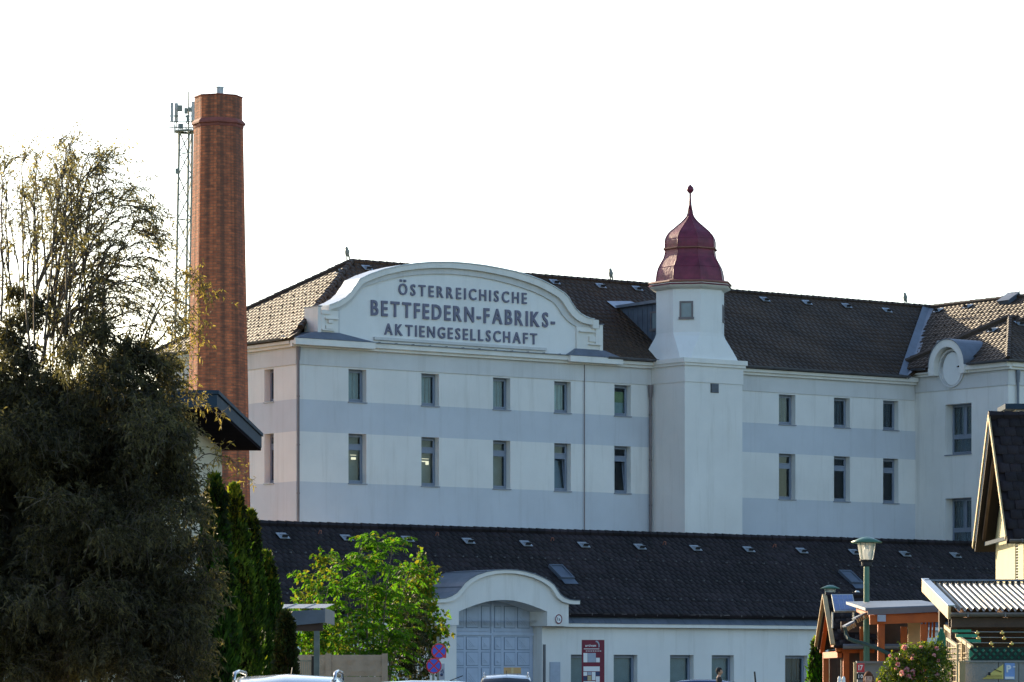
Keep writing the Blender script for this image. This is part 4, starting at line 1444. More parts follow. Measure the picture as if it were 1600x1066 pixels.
ho = hz([(668.5, 937), (680, 936.5), (692, 935.5), (702, 932), (710.5, 926.5), (717, 919), (723, 911), (731, 905), (742, 899), (756, 894.5), (770, 891.8), (785, 891),
         (803, 891.5), (818, 894), (832, 898), (845, 903.5), (855, 909), (862.5, 915), (867, 922), (872, 929.5), (879, 935), (887, 938), (895, 939), (902.5, 939)])
hi = hz([(668.5, 942), (682, 942), (695, 941.5), (705.5, 938.5), (714.5, 932.5), (721, 925), (727, 917), (734.5, 910.5), (745, 904.5), (758, 900), (771, 897),
         (785, 896), (802, 896.5), (816.5, 899), (830, 903), (842.5, 908.5), (851.5, 914), (858.5, 919.5), (863, 927), (868, 934.5), (876, 940.5), (885.5, 943.5), (894, 944.5), (902.5, 944.5)])
arch = hz([(717, 976), (717, 955.5), (730, 950), (745, 944.5), (760, 940.2), (775, 938), (788, 937.5), (803, 938.5), (818, 942), (832, 946.5), (845, 951.5), (855, 956), (855, 979)])
zb = 3.48
mb = MB(HF)
out_in = [p for p in hi if hd0 < p[0] < hd1]
poly = [(hd0, zb), (hd0, out_in[0][1])] + out_in + [(hd1, out_in[-1][1]), (hd1, zb)]
poly += [(arch[-1][0], zb)] + list(reversed(arch[1:-1])) + [(arch[0][0], zb)]
mb.prism(poly, 0, 1.25)
hood = mb.build("archway", PLASTER, gate, GO)
mb = MB(HF)
mb.strip(ho, hi, -.16, .3)
mb.build("archway_coping", TRIM, hood, GO)
mb = MB(HF)
oz = [(a, z + .035) for a, z in ho]
mb.strip(oz, [(a, z + .002) for a, z in ho], -.19, 2.6)
mb.build("archway_roof", ZINC, hood, GO)
mb = MB(HF)
for i in (5, 9, 14, 18):
    a, z = oz[i]
    mb.box(a - .02, a + .02, -.19, 2.6, z - .02, z + .03)
mb.build("roof_seam", ZINC, hood, GO)
for q0, q1 in ((hd0 + .02, do0), (do1, hd1 - .02)):
    mb = MB(GF)
    mb.box(q0, q1, -.002, .62, 0, zb)
    mb.build("gate_pier", PLASTER, hood, GO)
mb = MB(GF)
mb.box(do1 + .05, do1 + .15, -.05, -.004, 1.0, 2.75)
mb.build("wall_rail", GUTTER, gate, GO)
mb = MB(GF)
mb.box(5.55, 6.05, -.05, -.006, 0.9, 2.05)
mb.build("notice_plate", GREYP, gate, GO)

# ---- double door with individual panels, groove shade painted round them
dy = .58
seam = 3.10
for side_, (x0, x1) in enumerate(((do0 + .02, seam - .012), (seam + .012, do1 - .02))):
    mb = MB(GF)
    mb.box(x0, x1, dy, dy + .08, .06, 4.55)
    leaf = mb.build("gate_leaf", DOOR, gate, GO)
    w = x1 - x0
    # narrow column by the seam, two wide columns beyond
    if side_ == 0:
        cw = [(x0 + .18, x0 + .72), (x0 + .88, x0 + 1.42), (x0 + 1.62, x1 - .12)]
    else:
        cw = [(x0 + .14, x0 + .42), (x0 + .62, x0 + 1.12), (x0 + 1.28, x1 - .2)]
    rows = [(.25, 1.05), (1.18, 1.80), (1.92, 2.42), (2.55, 3.02), (3.42, 4.25)]
    for r0, r1 in rows:
        for c0, c1 in cw:
            mb = MB(GF)
            k = .030
            mb.box(c0 - k, c1 + k, dy - .006, dy - .002, r0 - k, r1 + k, 1)  # dark strip painted for groove shade, nothing is recessed here
            mb.box(c0, c1, dy - .030, dy - .0065, r0, r1, 0)
            mb.box(c0 + .07, c1 - .07, dy - .036, dy - .0305, r0 + .07, r1 - .07, 0)
            # diagonal boarding inside the panel
            e0, e1, g0, g1 = c0 + .08, c1 - .08, r0 + .08, r1 - .08
            m_ = min(e1 - e0, g1 - g0)
            for f in (.3, .6, .9):
                mb.bar((e0, dy - .037, g0 + m_ * f), (e0 + m_ * f, dy - .037, g0), .012, .004, mi=1)
            mb.build("door_panel", [DOOR, DOOR_D], leaf, GO)
    mb = MB(GF)
    mb.box(x0, x1, dy - .06, dy - .002, 3.10, 3.19)
    mb.box(x0 + .1, x1 - .1, dy - .04, dy - .002, 3.26, 3.30)
    mb.build("door_rail", DOOR, leaf, GO)
mb = MB(GF)
mb.box(seam - .05, seam + .05, dy - .05, dy - .002, .06, 4.5)
mb.build("door_strip", DOOR, gate, GO)

# ---- small round sign on the archway
t_, z_ = hitS(872.5, 967.5, -10.62)
sg = thing("round_sign", "small round white sign with red ring on the right shoulder of the archway", "sign", L2W(t_, -10.62, z_), FROT)
mb = MB()
ring = [(.17 * math.cos(2 * PI * k / 24), .19 * math.sin(2 * PI * k / 24)) for k in range(24)]
mb.prism(ring, -.02, 0.015)
mb.build("sign_plate", WHITE, sg)
mb = MB()
mb.strip([(a * 1.02, z * 1.02) for a, z in ring + ring[:1]], [(a * .8, z * .8) for a, z in ring + ring[:1]], -.03, -.021)
mb.build("sign_ring", RED_D, sg)
mb = MB()
text_into(mb, "1a", -.07, -.06, .14, .13, -.03, -.022)
mb.build("sign_text", BLACK, sg)

# ================================================================ brick chimney
ch = thing("brick_chimney", "tall octagonal red brick chimney streaked with soot, steel flue on top", "chimney", (-11.80, 150, 0))
def cz(y): return 1.5 + (1056 - y) * 150 / 5830
mb = MB()
rb, rt = 1.31, .99
crot = rad(-90 + 4)
zt = cz(197)
mb.lathe([(rb * 1.14, 0), (rb + (rt - rb) * .0, 6.5), (rt, zt)], 8, (0, 0), crot)
mb.build("shaft", BRICK, ch)
mb = MB()
mb.lathe([(.955, cz(189)), (.955, cz(153)), (.90, cz(152.5))], 8, (0, 0), crot)
mb.build("head", BRICK, ch)
mb = MB()
mb.lathe([(rt - .01, zt - .12), (rt + .02, zt - .1), (rt + .03, zt), (rt + .10, zt + .03), (rt + .10, zt + .10), (.96, cz(188))], 8, (0, 0), crot)
mb.build("collar", BRICK_C, ch)
mb = MB()
mb.lathe([(.96, cz(153.6)), (.985, cz(153)), (.985, cz(151.5)), (.2, cz(150))], 8, (0, 0), crot)
mb.build("cap", BRICK_C, ch)
mb = MB()
mb.lathe([(.15, cz(152)), (.15, cz(138)), (.17, cz(138)), (.17, cz(136)), (.13, cz(136))], 12, (.05, 0))
mb.build("flue", STEEL, ch, smooth=False)

# ================================================================ lattice mast
MD = 181.0
mast = thing("antenna_mast", "slender lattice mast with phone antennas behind the brick chimney", "mast", (W(288, 1056, MD).x, MD, 0))
def mz(y): return 1.5 + (1056 - y) * MD / FPX
mrot = rad(200)
mpts = lambda r, z: [Vector((r * math.cos(mrot + 2 * PI * k / 3), r * math.sin(mrot + 2 * PI * k / 3), z)) for k in range(3)]
ztop = mz(205)
def mr(z): return .50 - .13 * z / ztop
off = Vector((0, 0, 0))
mb = None
for k in range(3):
    mb = MB()
    mb.tube([mpts(mr(0), 0)[k] + Vector((-.35, 0, 0)), mpts(mr(ztop), ztop)[k] + Vector((.12, 0, 0))], .058, 6)
    mb.build("mast_leg", STEEL_D, mast)
mb = MB()
n = 26
def mleg(k, z):
    return mpts(mr(z), z)[k] + Vector((-.35 + .47 * z / ztop, 0, 0))
for i in range(n):
    za, zb2 = ztop * i / n, ztop * (i + 1) / n
    for k in range(3):
        k2 = (k + 1) % 3
        if (i + k) % 2: mb.bar(mleg(k, za), mleg(k2, zb2), .04, .04)
        else: mb.bar(mleg(k2, za), mleg(k, zb2), .04, .04)
        if i % 3 == 0: mb.bar(mleg(k, zb2), mleg(k2, zb2), .035, .035)
mb.build("mast_braces", STEEL_D, mast)
mb = MB()
mb.tube([mleg(1, 2) + Vector((-.15, -.1, 0)), mleg(1, ztop) + Vector((-.15, -.1, 0))], .03, 5)
mb.build("cable_run", STEEL_D, mast)
mb = MB()
zp = mz(207)
cxp = .12
mb.lathe([(.30, zp), (.62, zp), (.62, zp + .07), (.30, zp + .07)], 14, (cxp, 0), cap=False)
for k in range(14):
    a = 2 * PI * k / 14
    mb.bar((cxp + .6 * math.cos(a), .6 * math.sin(a), zp), (cxp + .6 * math.cos(a), .6 * math.sin(a), zp + .35), .03, .03)
mb.build("platform", STEEL_D, mast)
mb = MB()
mb.tube([(.21, 0, ztop - .5), (.21, 0, mz(143))], [.05, .03], 6)
mb.build("top_pole", STEEL_D, mast)
mb = MB()
for zz in (mz(181), mz(190), mz(199)):
    mb.tube([(-.75, .1, zz), (.75, .1, zz)], .025, 5)
    mb.tube([(.1, -.6, zz - .1), (.2, .6, zz - .1)], .025, 5)
mb.build("antenna_arms", STEEL_D, mast)
for px, y0, y1, dd, w in ((269.5, 162, 192, -.3, .09), (274.5, 160, 190, .3, .11), (304, 160, 189, -.2, .16), (300, 163, 190, .5, .10)):
    mb = MB()
    x = W(px, 1056, MD).x - mast.location.x
    mb.box(x - w / 1.3, x + w / 1.3, dd - .07, dd + .07, mz(y1), mz(y0))
    mb.tube([(x, dd + .12, mz(y1 + 9)), (x, dd + .12, mz(y0 - 1))], .025, 5)
    mb.build("panel_antenna", ANT, mast)
for px, y, w, h in ((281.5, 170, .15, .17), (291, 174, .10, .16), (297, 172, .12, .12), (283, 198, .13, .14), (294, 186, .09, .2)):
    mb = MB()
    x = W(px, 1056, MD).x - mast.location.x
    mb.box(x - w * .75, x + w * .75, -.25, 0, mz(y) - h * .8, mz(y) + h * .8)
    mb.build("radio_unit", STEEL_D, mast)
for px, y0, y1 in ((273, 190, 226), (278.5, 196, 226), (300, 200, 224)):
    mb = MB()
    x = W(px, 1056, MD).x - mast.location.x
    mb.tube([(x, -.2, mz(y1)), (x, -.2, mz(y0))], .018, 5)
    mb.build("whip_antenna", ANT, mast)
mb = MB()
mb.box(-.42, -.22, -.2, 0, mz(272), mz(264))
mb.tube([(-.7, -.1, mz(287)), (-.3, -.1, mz(287))], .02, 5)
mb.build("side_box", STEEL_D, mast)

# ================================================================ flat-roofed house on the left
HX, HY0, HY1 = -5.40, 60.2, 69.5
hl = thing("flat_roof_house", "beige house with deep dark overhanging flat roof behind the big shrub", "house", (HX - 2.8, 64.8, 0))
ho_ = tuple(hl.location)
mb = MB()
mb.box(HX - 5.6, HX, HY0, HY1, 0, 5.72)
mb.build("wall", BEIGE, hl, ho_)
mb = MB()
mb.box(HX - 6.4, HX + .70, HY0 - .75, HY1 + .55, 5.78, 5.98)
mb.build("roof", FASCIA, hl, ho_)
mb = MB()
mb.box(HX - 6.42, HX + .73, HY0 - .78, HY1 + .58, 5.99, 6.05)
mb.build("roof_edge", FASCIA, hl, ho_)
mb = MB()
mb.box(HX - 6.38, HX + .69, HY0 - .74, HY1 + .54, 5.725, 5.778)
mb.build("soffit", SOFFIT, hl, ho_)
mb = MB()
mb.box(HX - .02, HX + .03, 62.4, 63.9, 1.0, 2.3, 0)
mb.box(HX + .032, HX + .036, 62.5, 63.8, 1.1, 2.2, 1)
mb.build("window", [FRAME, CARGL], hl, ho_)

# ================================================================ carport on the left, beige concrete fence, wire gate
CD = 75.0
c0, c1 = W(452, 956, CD), W(508, 950, CD)
cp = thing("carport", "small carport with grey zinc fascia and steel post left of the green tree", "carport", (c1.x - .2, CD, 0))
co = tuple(cp.location)
mb = MB()
xl, xr = c1.x - 3.2, c1.x
mb.add([(xl, CD + .0, 2.84), (xr, CD, 2.86), (xr, CD + 4, 3.02), (xl, CD + 4, 3.0)], [(0, 1, 2, 3)])
n = 8
for i in range(n):
    x = xl + (xr - xl) * i / n
    mb.tube([(x, CD - .02, 2.86), (x, CD + 4, 3.02)], .014, 5)
mb.build("roof_sheet", ZINC, cp, co)
mb = MB()
mb.add([(c1.x - .72, CD - .03, 2.50), (c1.x, CD - .03, 2.57), (c1.x, CD - .03, 2.83), (c1.x - .72, CD - .03, 2.80),
        (c1.x - .72, CD + .02, 2.50), (c1.x, CD + .02, 2.57), (c1.x, CD + .02, 2.83), (c1.x - .72, CD + .02, 2.80)],
       [(0, 1, 2, 3), (7, 6, 5, 4), (0, 4, 5, 1), (1, 5, 6, 2), (2, 6, 7, 3), (3, 7, 4, 0)])
mb.box(c1.x - .03, c1.x, CD, CD + 4, 2.57, 2.86)
mb.build("fascia", ZINC, cp, co)
mb = MB()
mb.box(xl, c1.x - .05, CD + .04, CD + .16, 2.40, 2.56)
mb.build("beam", WOOD_D, cp, co)
for x, y in ((W(494.5, 1000, CD).x, CD + .1), (xl + .2, CD + .1), (c1.x - 2.2, CD + 3.8)):
    mb = MB()
    mb.box(x - .055, x + .055, y - .055, y + .055, 0, 2.4)
    mb.build("post", STEEL_D, cp, co)

FD = 84.0
f0, f1 = W(440, 1022, FD).x, W(605, 1022, FD).x
fe = thing("concrete_fence", "beige concrete plank fence below the bright green tree", "fence", ((f0 + f1) / 2, FD, 0))
fo = tuple(fe.location)
mb = MB()
px_ = f0
rgf = random.Random(5)
for x in (f0, (f0 + f1) / 2 - .2, f1 - .12):
    mb = MB()
    mb.box(x, x + .13, FD - .07, FD + .07, 0, 2.0)
    mb.build("fence_post", FENCE, fe, fo)
for b0, b1 in ((f0 + .13, (f0 + f1) / 2 - .2), ((f0 + f1) / 2 - .07, f1 - .12)):
    for r in range(4):
        mb = MB()
        z0, z1 = .02 + r * .49, .5 + r * .49
        nx = 10
        # rough split-face plank
        vs_, fs = [], []
        for i in range(nx + 1):
            for j in range(5):
                e = 0 if j in (0, 4) else rgf.uniform(-.014, .014)
                vs_.append((b0 + (b1 - b0) * i / nx, FD - .03 + e - (.012 if j in (1, 2, 3) else 0), z0 + (z1 - z0) * j / 4))
        for i in range(nx):
            for j in range(4):
                fs.append((i * 5 + j, (i + 1) * 5 + j, (i + 1) * 5 + j + 1, i * 5 + j + 1))
        mb.add(vs_, fs)
        mb.box(b0, b1, FD - .025, FD + .02, z0, z1)
        mb.build("fence_plank", FENCE, fe, fo, fixn=False)
wg = thing("wire_gate", "narrow wire mesh gate with a dark post beside the carport", "gate", (W(478, 1040, 80).x, 80, 0))
wo_ = tuple(wg.location)
x0, x1 = W(462, 1030, 80).x, W(489, 1030, 80).x
mb = MB()
mb.box(x1 - .03, x1 + .03, 79.97, 80.03, 0, 1.92)
mb.build("gate_post", BLACK, wg, wo_)
mb = MB()
for k in range(9):
    x = x0 + (x1 - x0) * k / 9
    mb.box(x - .008, x + .008, 79.99, 80.01, .1, 1.82)
for z in (.1, 1.0, 1.82):
    mb.box(x0, x1 - .03, 79.985, 80.015, z - .015, z + .015)
mb.build("mesh_bars", STEEL_D, wg, wo_)

# ================================================================ vegetation
def unit(a):
    return a / np.maximum(np.linalg.norm(a, axis=-1, keepdims=True), 1e-9)


def leaf_arrays(rng, P, D, L, Wd, droop=0.25, curl=0.25):
    """one kite-shaped, slightly folded leaf per point: P base, D direction, L length, Wd width"""
    n = len(P)
    D = unit(D)
    r = unit(rng.normal(size=(n, 3)))
    S = unit(np.cross(D, r))
    N = np.cross(S, D)
    L = L[:, None]
    Wd = Wd[:, None]
    tip = P + D * L + np.array([0, 0, -1.0]) * L * droop
    mid = P + D * L * 0.45
    a = mid + S * Wd * .5 + N * Wd * curl
    b = mid - S * Wd * .5 + N * Wd * curl
    V = np.stack([P, a, tip, b], 1).reshape(-1, 3)
    F = np.arange(n * 4).reshape(n, 4)
    return V, F


def twig_paths_mesh(paths, sides=3):
    V, F = [], []
    c = np.cos(2 * PI * np.arange(sides) / sides)
    s = np.sin(2 * PI * np.arange(sides) / sides)
    base = 0
    for P, R in paths:
        P = np.asarray(P, float)
        k = len(P)
        T = np.gradient(P, axis=0)
        T = unit(T)
        X = unit(np.cross(T, np.array([.31, .17, .93])))
        Y = np.cross(T, X)
        R = np.asarray(R)
        ring = P[:, None, :] + (X[:, None, :] * c[None, :, None] + Y[:, None, :] * s[None, :, None]) * R[:, None, None]
        V.append(ring.reshape(-1, 3))
        i = np.arange(k - 1)[:, None] * sides
        j = np.arange(sides)[None, :]
        j2 = (j + 1) % sides
        f = np.stack([i + j, i + j2, i + sides + j2, i + sides + j], -1).reshape(-1, 4) + base
        F.append(f)
        base += k * sides
    return np.concatenate(V), np.concatenate(F)


def bez(p0, p1, p2, n):
    t = np.linspace(0, 1, n)[:, None]
    return (1 - t) ** 2 * p0 + 2 * t * (1 - t) * p1 + t * t * p2


def wv(px, py, Y):
    return np.array(W(px, py, Y))


def plant(name, label, cat, base, group=None):
    return thing(name, label, cat, tuple(base), 0, group)


def to_local(V, base):
    return V - np.array(base)


# ---------------- the large grey-green shrub tree that fills the left edge
def left_tree():
    rng = np.random.default_rng(11)
    Y0 = 45.0
    base = np.array([wv(78, 1056, Y0)[0], Y0, 0.0])
    t = plant("broadleaf_tree", "large dark grey-green tree filling the left edge with sparse arching top twigs", "tree", base)
    paths, LP, LD, LL, LG = [], [], [], [], []
    gold = [0]
    def leaf_on(path, dens, L=.06, spread=.9, t0=0.0):
        seg = np.linalg.norm(np.diff(path, axis=0), axis=1).sum()
        n = max(1, int(seg * dens))
        u = rng.uniform(t0, 1, n) * (len(path) - 1)
        i = np.minimum(u.astype(int), len(path) - 2)
        f = (u - i)[:, None]
        p = path[i] * (1 - f) + path[i + 1] * f
        tg = unit(path[i + 1] - path[i])
        d = unit(tg * .5 + rng.normal(size=(n, 3)) * spread + np.array([0, 0, -.25]))
        LG.append(np.full(n, gold[0])); LP.append(p); LD.append(d); LL.append(np.full(n, L) * rng.uniform(.6, 1.35, n))
    # trunk and main limbs
    crotch = wv(95, 900, Y0)
    paths.append((bez(base, (base + crotch) / 2 + np.array([.1, 0, 0]), crotch, 6), np.linspace(.13, .10, 6)))
    pxm = Y0 / FPX

    def tuft(p, d, n, L, spread):
        gp = p + rng.normal(size=(n, 3)) * spread
        LG.append(np.full(n, gold[0])); LP.append(gp); LD.append(unit(d * .5 + rng.normal(size=(n, 3)))); LL.append(L * rng.uniform(.6, 1.35, n))

    # boughs: start, end (photo pixels at the tree's distance), depth, sag of the far end
    boughs = []
    for k in range(46):                       # fan of arching boughs to the upper right
        f = rng.uniform(0, 1)
        ang = rad(-8 + 102 * f)
        R = 1.0 + rng.normal() * .08
        ex, ey = 100 + 168 * R * math.cos(ang), 505 - 262 * R * math.sin(ang)
        sag = .12 + .30 * max(0, math.cos(ang)) ** 2
        boughs.append((rng.uniform(55, 140), rng.uniform(440, 585), ex, ey, rng.normal() * .5, sag))
    for k in range(30):                       # upright and left-leaning boughs
        ex = rng.uniform(-80, 120)
        boughs.append((ex * .7 + rng.uniform(0, 40), rng.uniform(440, 600), ex, 240 + abs(rng.normal()) * 75, rng.normal() * .7, .10))
    for k in range(9):                       # shorter inner boughs
        ang = rad(rng.uniform(5, 150))
        R = rng.uniform(.35, .8)
        boughs.append((rng.uniform(60, 180), rng.uniform(600, 740), 118 + 165 * R * math.cos(ang), 570 - 310 * R * math.sin(ang), rng.normal() * .9, .25))
    for q in ((332, 472), (322, 532), (308, 556), (340, 462), (318, 505), (338, 648), (305, 632), (384, 758)):
        boughs.append((q[0] - rng.uniform(90, 130), q[1] + rng.uniform(40, 90), q[0], q[1], .1, .9))
    for sx, sy, ex, ey, dd, sag in boughs:
        kind2 = sag > .8
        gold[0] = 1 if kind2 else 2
        st = wv(sx, sy, Y0 + dd * .4)
        en = wv(ex, ey, Y0 + dd * 1.2)
        h, dx = en[2] - st[2], en[0] - st[0]
        ctl = np.array([st[0] + dx * .50, (st[1] + en[1]) / 2, max(en[2], st[2] + .3 * h) + sag * abs(dx) + .05])
        P = bez(st, ctl, en, 16)
        P[1:-1] += np.cumsum(rng.normal(size=(14, 3)) * .010, 0)
        paths.append((P, np.linspace(.015, .0026, 16) * rng.uniform(.6, 1.2)))
        ln0 = np.linalg.norm(np.diff(P, axis=0), axis=1).sum()
        if kind2:
            for _ in range(30):
                i = rng.integers(9, 16)
                p = P[min(i, 15)] + rng.normal(size=3) * .03
                d = unit(rng.normal(size=3) * .8 + np.array([.2, 0, -.15]))
                Q = bez(p, p + d * .1, p + d * rng.uniform(.08, .24), 4)
                paths.append((Q, np.linspace(.004, .0018, 4)))
                leaf_on(Q, 38, .058, .9)
            continue
        for _ in range(int(ln0 * 7)):
            u = rng.uniform(.15, 1.0)
            i = min(int(u * 15), 14)
            p = P[i] + (P[i + 1] - P[i]) * (u * 15 - i)
            tg = unit(P[i + 1] - P[i])
            d = unit(tg * 1.0 + rng.normal(size=3) * .42 + np.array([.06, 0, .04]))
            ln = rng.uniform(.15, .55) * (1.1 - .4 * u)
            e = p + d * ln + np.array([0, 0, -.22 * ln])
            Q = bez(p, p + d * ln * .55 + np.array([0, 0, .10 * ln]), e, 6)
            paths.append((Q, np.linspace(.007, .002, 6)))
            low = np.clip((P[i][2] - 4.3) / 3.2, 0, 1)          # leafier near the body of the crown
            leaf_on(Q, 30 - 14 * low, .055, .85)
            if rng.uniform() < .75: tuft(Q[-1], d, int(rng.integers(4, 12)), .055, .035)
            d2 = unit(d + rng.normal(size=3) * .7)
            q0 = Q[rng.integers(2, 6)]
            Q2 = bez(q0, q0 + d2 * .08, q0 + d2 * rng.uniform(.1, .28) + np.array([0, 0, -.05]), 4)
            paths.append((Q2, np.linspace(.004, .0016, 4)))
            leaf_on(Q2, 28 - 10 * low, .05, .9)
            if rng.uniform() < .6: tuft(Q2[-1], d2, int(rng.integers(3, 9)), .05, .03)
    gold[0] = 0
    # lower crown: many uneven clumps of short sprays with holes between them
    clumps = []
    for cx, cy, rx, ry, n in ((60, 640, 130, 70, 26), (150, 660, 90, 70, 18), (95, 760, 150, 90, 34), (215, 740, 80, 80, 18), (120, 880, 180, 120, 46), (240, 850, 70, 90, 18),
                              (40, 1000, 150, 90, 26), (252, 960, 60, 100, 18), (200, 1020, 110, 60, 20), (80, 570, 110, 45, 12), (170, 590, 60, 40, 7), (240, 670, 42, 26, 6)):
        for _ in range(n):
            clumps.append((cx + rng.uniform(-1, 1) * rx * .86, cy + rng.uniform(-1, 1) * ry * .86, rng.uniform(16, 40), rng.normal() * .75 - .25))
    for q in ((262, 640), (250, 620), (282, 668), (262, 700), (276, 735), (290, 765), (306, 800), (318, 850), (324, 900), (322, 950), (316, 1000), (236, 600), (214, 588), (272, 690),
              (255, 560), (222, 545), (262, 596), (196, 540), (150, 520), (60, 500), (20, 520), (120, 520), (268, 640), (292, 790), (60, 470), (100, 500), (140, 495), (160, 520), (25, 450), (8, 500), (30, 560), (235, 560), (205, 565), (5, 540)):
        clumps.append((q[0], q[1], rng.uniform(12, 22), rng.normal() * .4))
    for cx, cy, r, dd in clumps:
        c = wv(cx, cy, Y0 + dd)
        rr = r * pxm
        n = int(26 + r * 1.7)
        lean = unit(rng.normal(size=3) * .6 + np.array([.15, -.1, -.25]))
        v = unit(rng.normal(size=(n, 3))) * (rng.uniform(.05, 1.0, (n, 1)) ** .5)
        for k in range(n):
            p = c + v[k] * np.array([rr, rr * 1.1, rr * .8])
            out = unit(v[k] * .7 + lean + rng.normal(size=3) * .6)
            ln = rng.uniform(.10, .34)
            Q = bez(p, p + out * ln * .5 + np.array([0, 0, .03]), p + out * ln + np.array([0, 0, -.12 * ln]), 4)
            if k % 3 == 0: paths.append((Q, np.linspace(.005, .002, 4)))
            leaf_on(Q, 52, rng.uniform(.05, .078), .75)
    V, F = twig_paths_mesh(paths)
    link("trunk", np_mesh("trunk", to_local(V, base), F, BARK), t)
    P, D, L = np.concatenate(LP), np.concatenate(LD), np.concatenate(LL)
    V, F = leaf_arrays(rng, P, D, L, L * rng.uniform(.24, .36, len(L)))
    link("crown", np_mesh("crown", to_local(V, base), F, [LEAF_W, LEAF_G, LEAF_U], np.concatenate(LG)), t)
    VV, DD = [], []
    for cx, cy, rx, ry, rd, n in ((80, 720, 130, 90, .8, 1300), (110, 870, 165, 140, .9, 2400), (40, 990, 150, 90, .9, 1500), (215, 960, 85, 100, .8, 1000), (185, 780, 70, 70, .6, 500), (-150, 700, 150, 150, 1.6, 2600), (-150, 930, 170, 140, 1.6, 2600), (-60, 600, 70, 80, .9, 500)):  # clumps beyond the left frame edge are unseen, added to shade the crown
        v = unit(rng.normal(size=(n, 3))) * (rng.uniform(0, 1.0, (n, 1)) ** .5)
        VV.append(wv(cx, cy, Y0 + .9) + v * np.array([rx * Y0 / FPX, rd, ry * Y0 / FPX]))
        DD.append(rng.normal(size=(n, 3)) + np.array([0, 0, -.5]))
    VV, DD = np.concatenate(VV), np.concatenate(DD)
    V, F = leaf_arrays(rng, VV, DD, np.full(len(VV), .24), np.full(len(VV), .13))
    link("inner_foliage", np_mesh("inner_foliage", to_local(V, base), F, LEAF_W), t)
    return len(P)


print("left tree leaves", left_tree())


# ---------------- clipped-looking thuja columns
def thuja(px, top, wpx, Y, label, seed, mtl=LEAF_T, name="thuja_tree", n=9000, group="thujas in the row beside the shrub", tipmat=LEAF_Y):
    rng = np.random.default_rng(seed)
    s = Y / FPX
    base = np.array([(px - CX) * s, Y, 0.0])
    H = CAM_Z + (HY - top) * s
    Rm = wpx * s / 2
    t = plant(name, label, "thuja" if name == "thuja_tree" else "shrub", base, group)
    u = rng.uniform(0.0, 1, n) ** 1.15
    z = .05 + u * (H - .05)
    ph = rng.uniform(0, 2 * PI, n)
    lob = 1 + .16 * np.sin(ph * 5 + z * 2.1 + seed) + .10 * np.sin(z * 6.5 + ph * 3)
    r = Rm * (1 - u ** 1.45) ** .75 * lob * rng.uniform(.72, 1.03, n) + .02
    P = np.stack([r * np.cos(ph), r * np.sin(ph), z], 1)
    D = np.stack([np.cos(ph) * .42, np.sin(ph) * .42, np.full(n, 1.0)], 1) + rng.normal(size=(n, 3)) * .28
    L = rng.uniform(.07, .17, n)
    V, F = leaf_arrays(rng, P, D, L, L * .36, droop=-.02, curl=.1)
    mi = np.where((u > .86) & (rng.uniform(size=n) < .6), 1, 0)
    mi = np.where((rng.uniform(size=n) < .03), 1, mi)
    link("foliage", np_mesh("foliage", V, F, [mtl, tipmat], mi), t)
    # inner stems with an opaque core of twigs
    mb = MB()
    mb.tube([(0, 0, 0), (0, 0, H * .5), (0, 0, H * .93)], [.07, .05, .01], 6)
    for k in range(70):
        z = rng.uniform(.1, H * .85)
        a = rng.uniform(0, 2 * PI)
        rr = Rm * (1 - (z / H) ** 1.45) ** .75 * .8
        mb.tube([(0, 0, z * .8), (rr * math.cos(a) * .6, rr * math.sin(a) * .6, z * .95), (rr * math.cos(a), rr * math.sin(a), z + .25)], [.02, .012, .004], 4)
    mb.build("trunk", BARK, t)
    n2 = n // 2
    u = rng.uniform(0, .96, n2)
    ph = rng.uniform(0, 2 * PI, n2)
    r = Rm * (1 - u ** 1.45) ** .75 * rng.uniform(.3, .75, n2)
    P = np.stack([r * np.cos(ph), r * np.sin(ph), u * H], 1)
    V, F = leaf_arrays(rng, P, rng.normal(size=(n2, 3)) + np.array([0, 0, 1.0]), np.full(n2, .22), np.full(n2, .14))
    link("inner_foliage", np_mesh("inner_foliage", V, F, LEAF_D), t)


thuja(336, 748, 78, 57.0, "thuja half hidden behind the shrub, leftmost of the row", 21, n=8000)
thuja(366, 762, 92, 71.3, "tallest thuja with a pointed leaning tip against the brick chimney", 22, n=12000)
thuja(391, 803, 74, 73.0, "thuja with yellowish tip, just right of the tallest one", 23, n=11000)
thuja(415, 868, 84, 74.2, "lower bright-edged thuja at the right end of the row", 24, n=10000)
thuja(447, 962, 44, 70.5, "low dark rounded shrub between the thujas and the small carport", 25, LEAF_R, "dark_shrub", 6000, None, LEAF_D)
thuja(1278, 1000, 40, 88.0, "small bright conical shrub left of the orange timber hut", 26, LEAF_A, "conical_shrub", 4000, None, LEAF_Y)


# ---------------- bright tree of heaven with feathered leaves
def compound_leaf(rng, p, d, ln, LP, LD, LL, paths, lsize):
    up = np.array([0, 0, 1.0])
    e = p + d * ln + np.array([0, 0, -.32 * ln])
    Q = bez(p, p + d * ln * .55 + up * .12 * ln, e, 8)
    paths.append((Q, np.linspace(.006, .002, 8)))
    n = 9
    for i in range(n):
        u = .18 + .82 * i / (n - 1)
        j = min(int(u * 7), 6)
        q = Q[j] + (Q[j + 1] - Q[j]) * (u * 7 - j)
        tg = unit(Q[j + 1] - Q[j])
        sd = unit(np.cross(tg, up))
        for s in (-1, 1):
            LP.append(q)
            LD.append(unit(sd * s * .85 + tg * .45 + np.array([0, 0, -.35]) + rng.normal(size=3) * .12))
            LL.append(lsize * rng.uniform(.75, 1.15) * (1.0 - .25 * u))


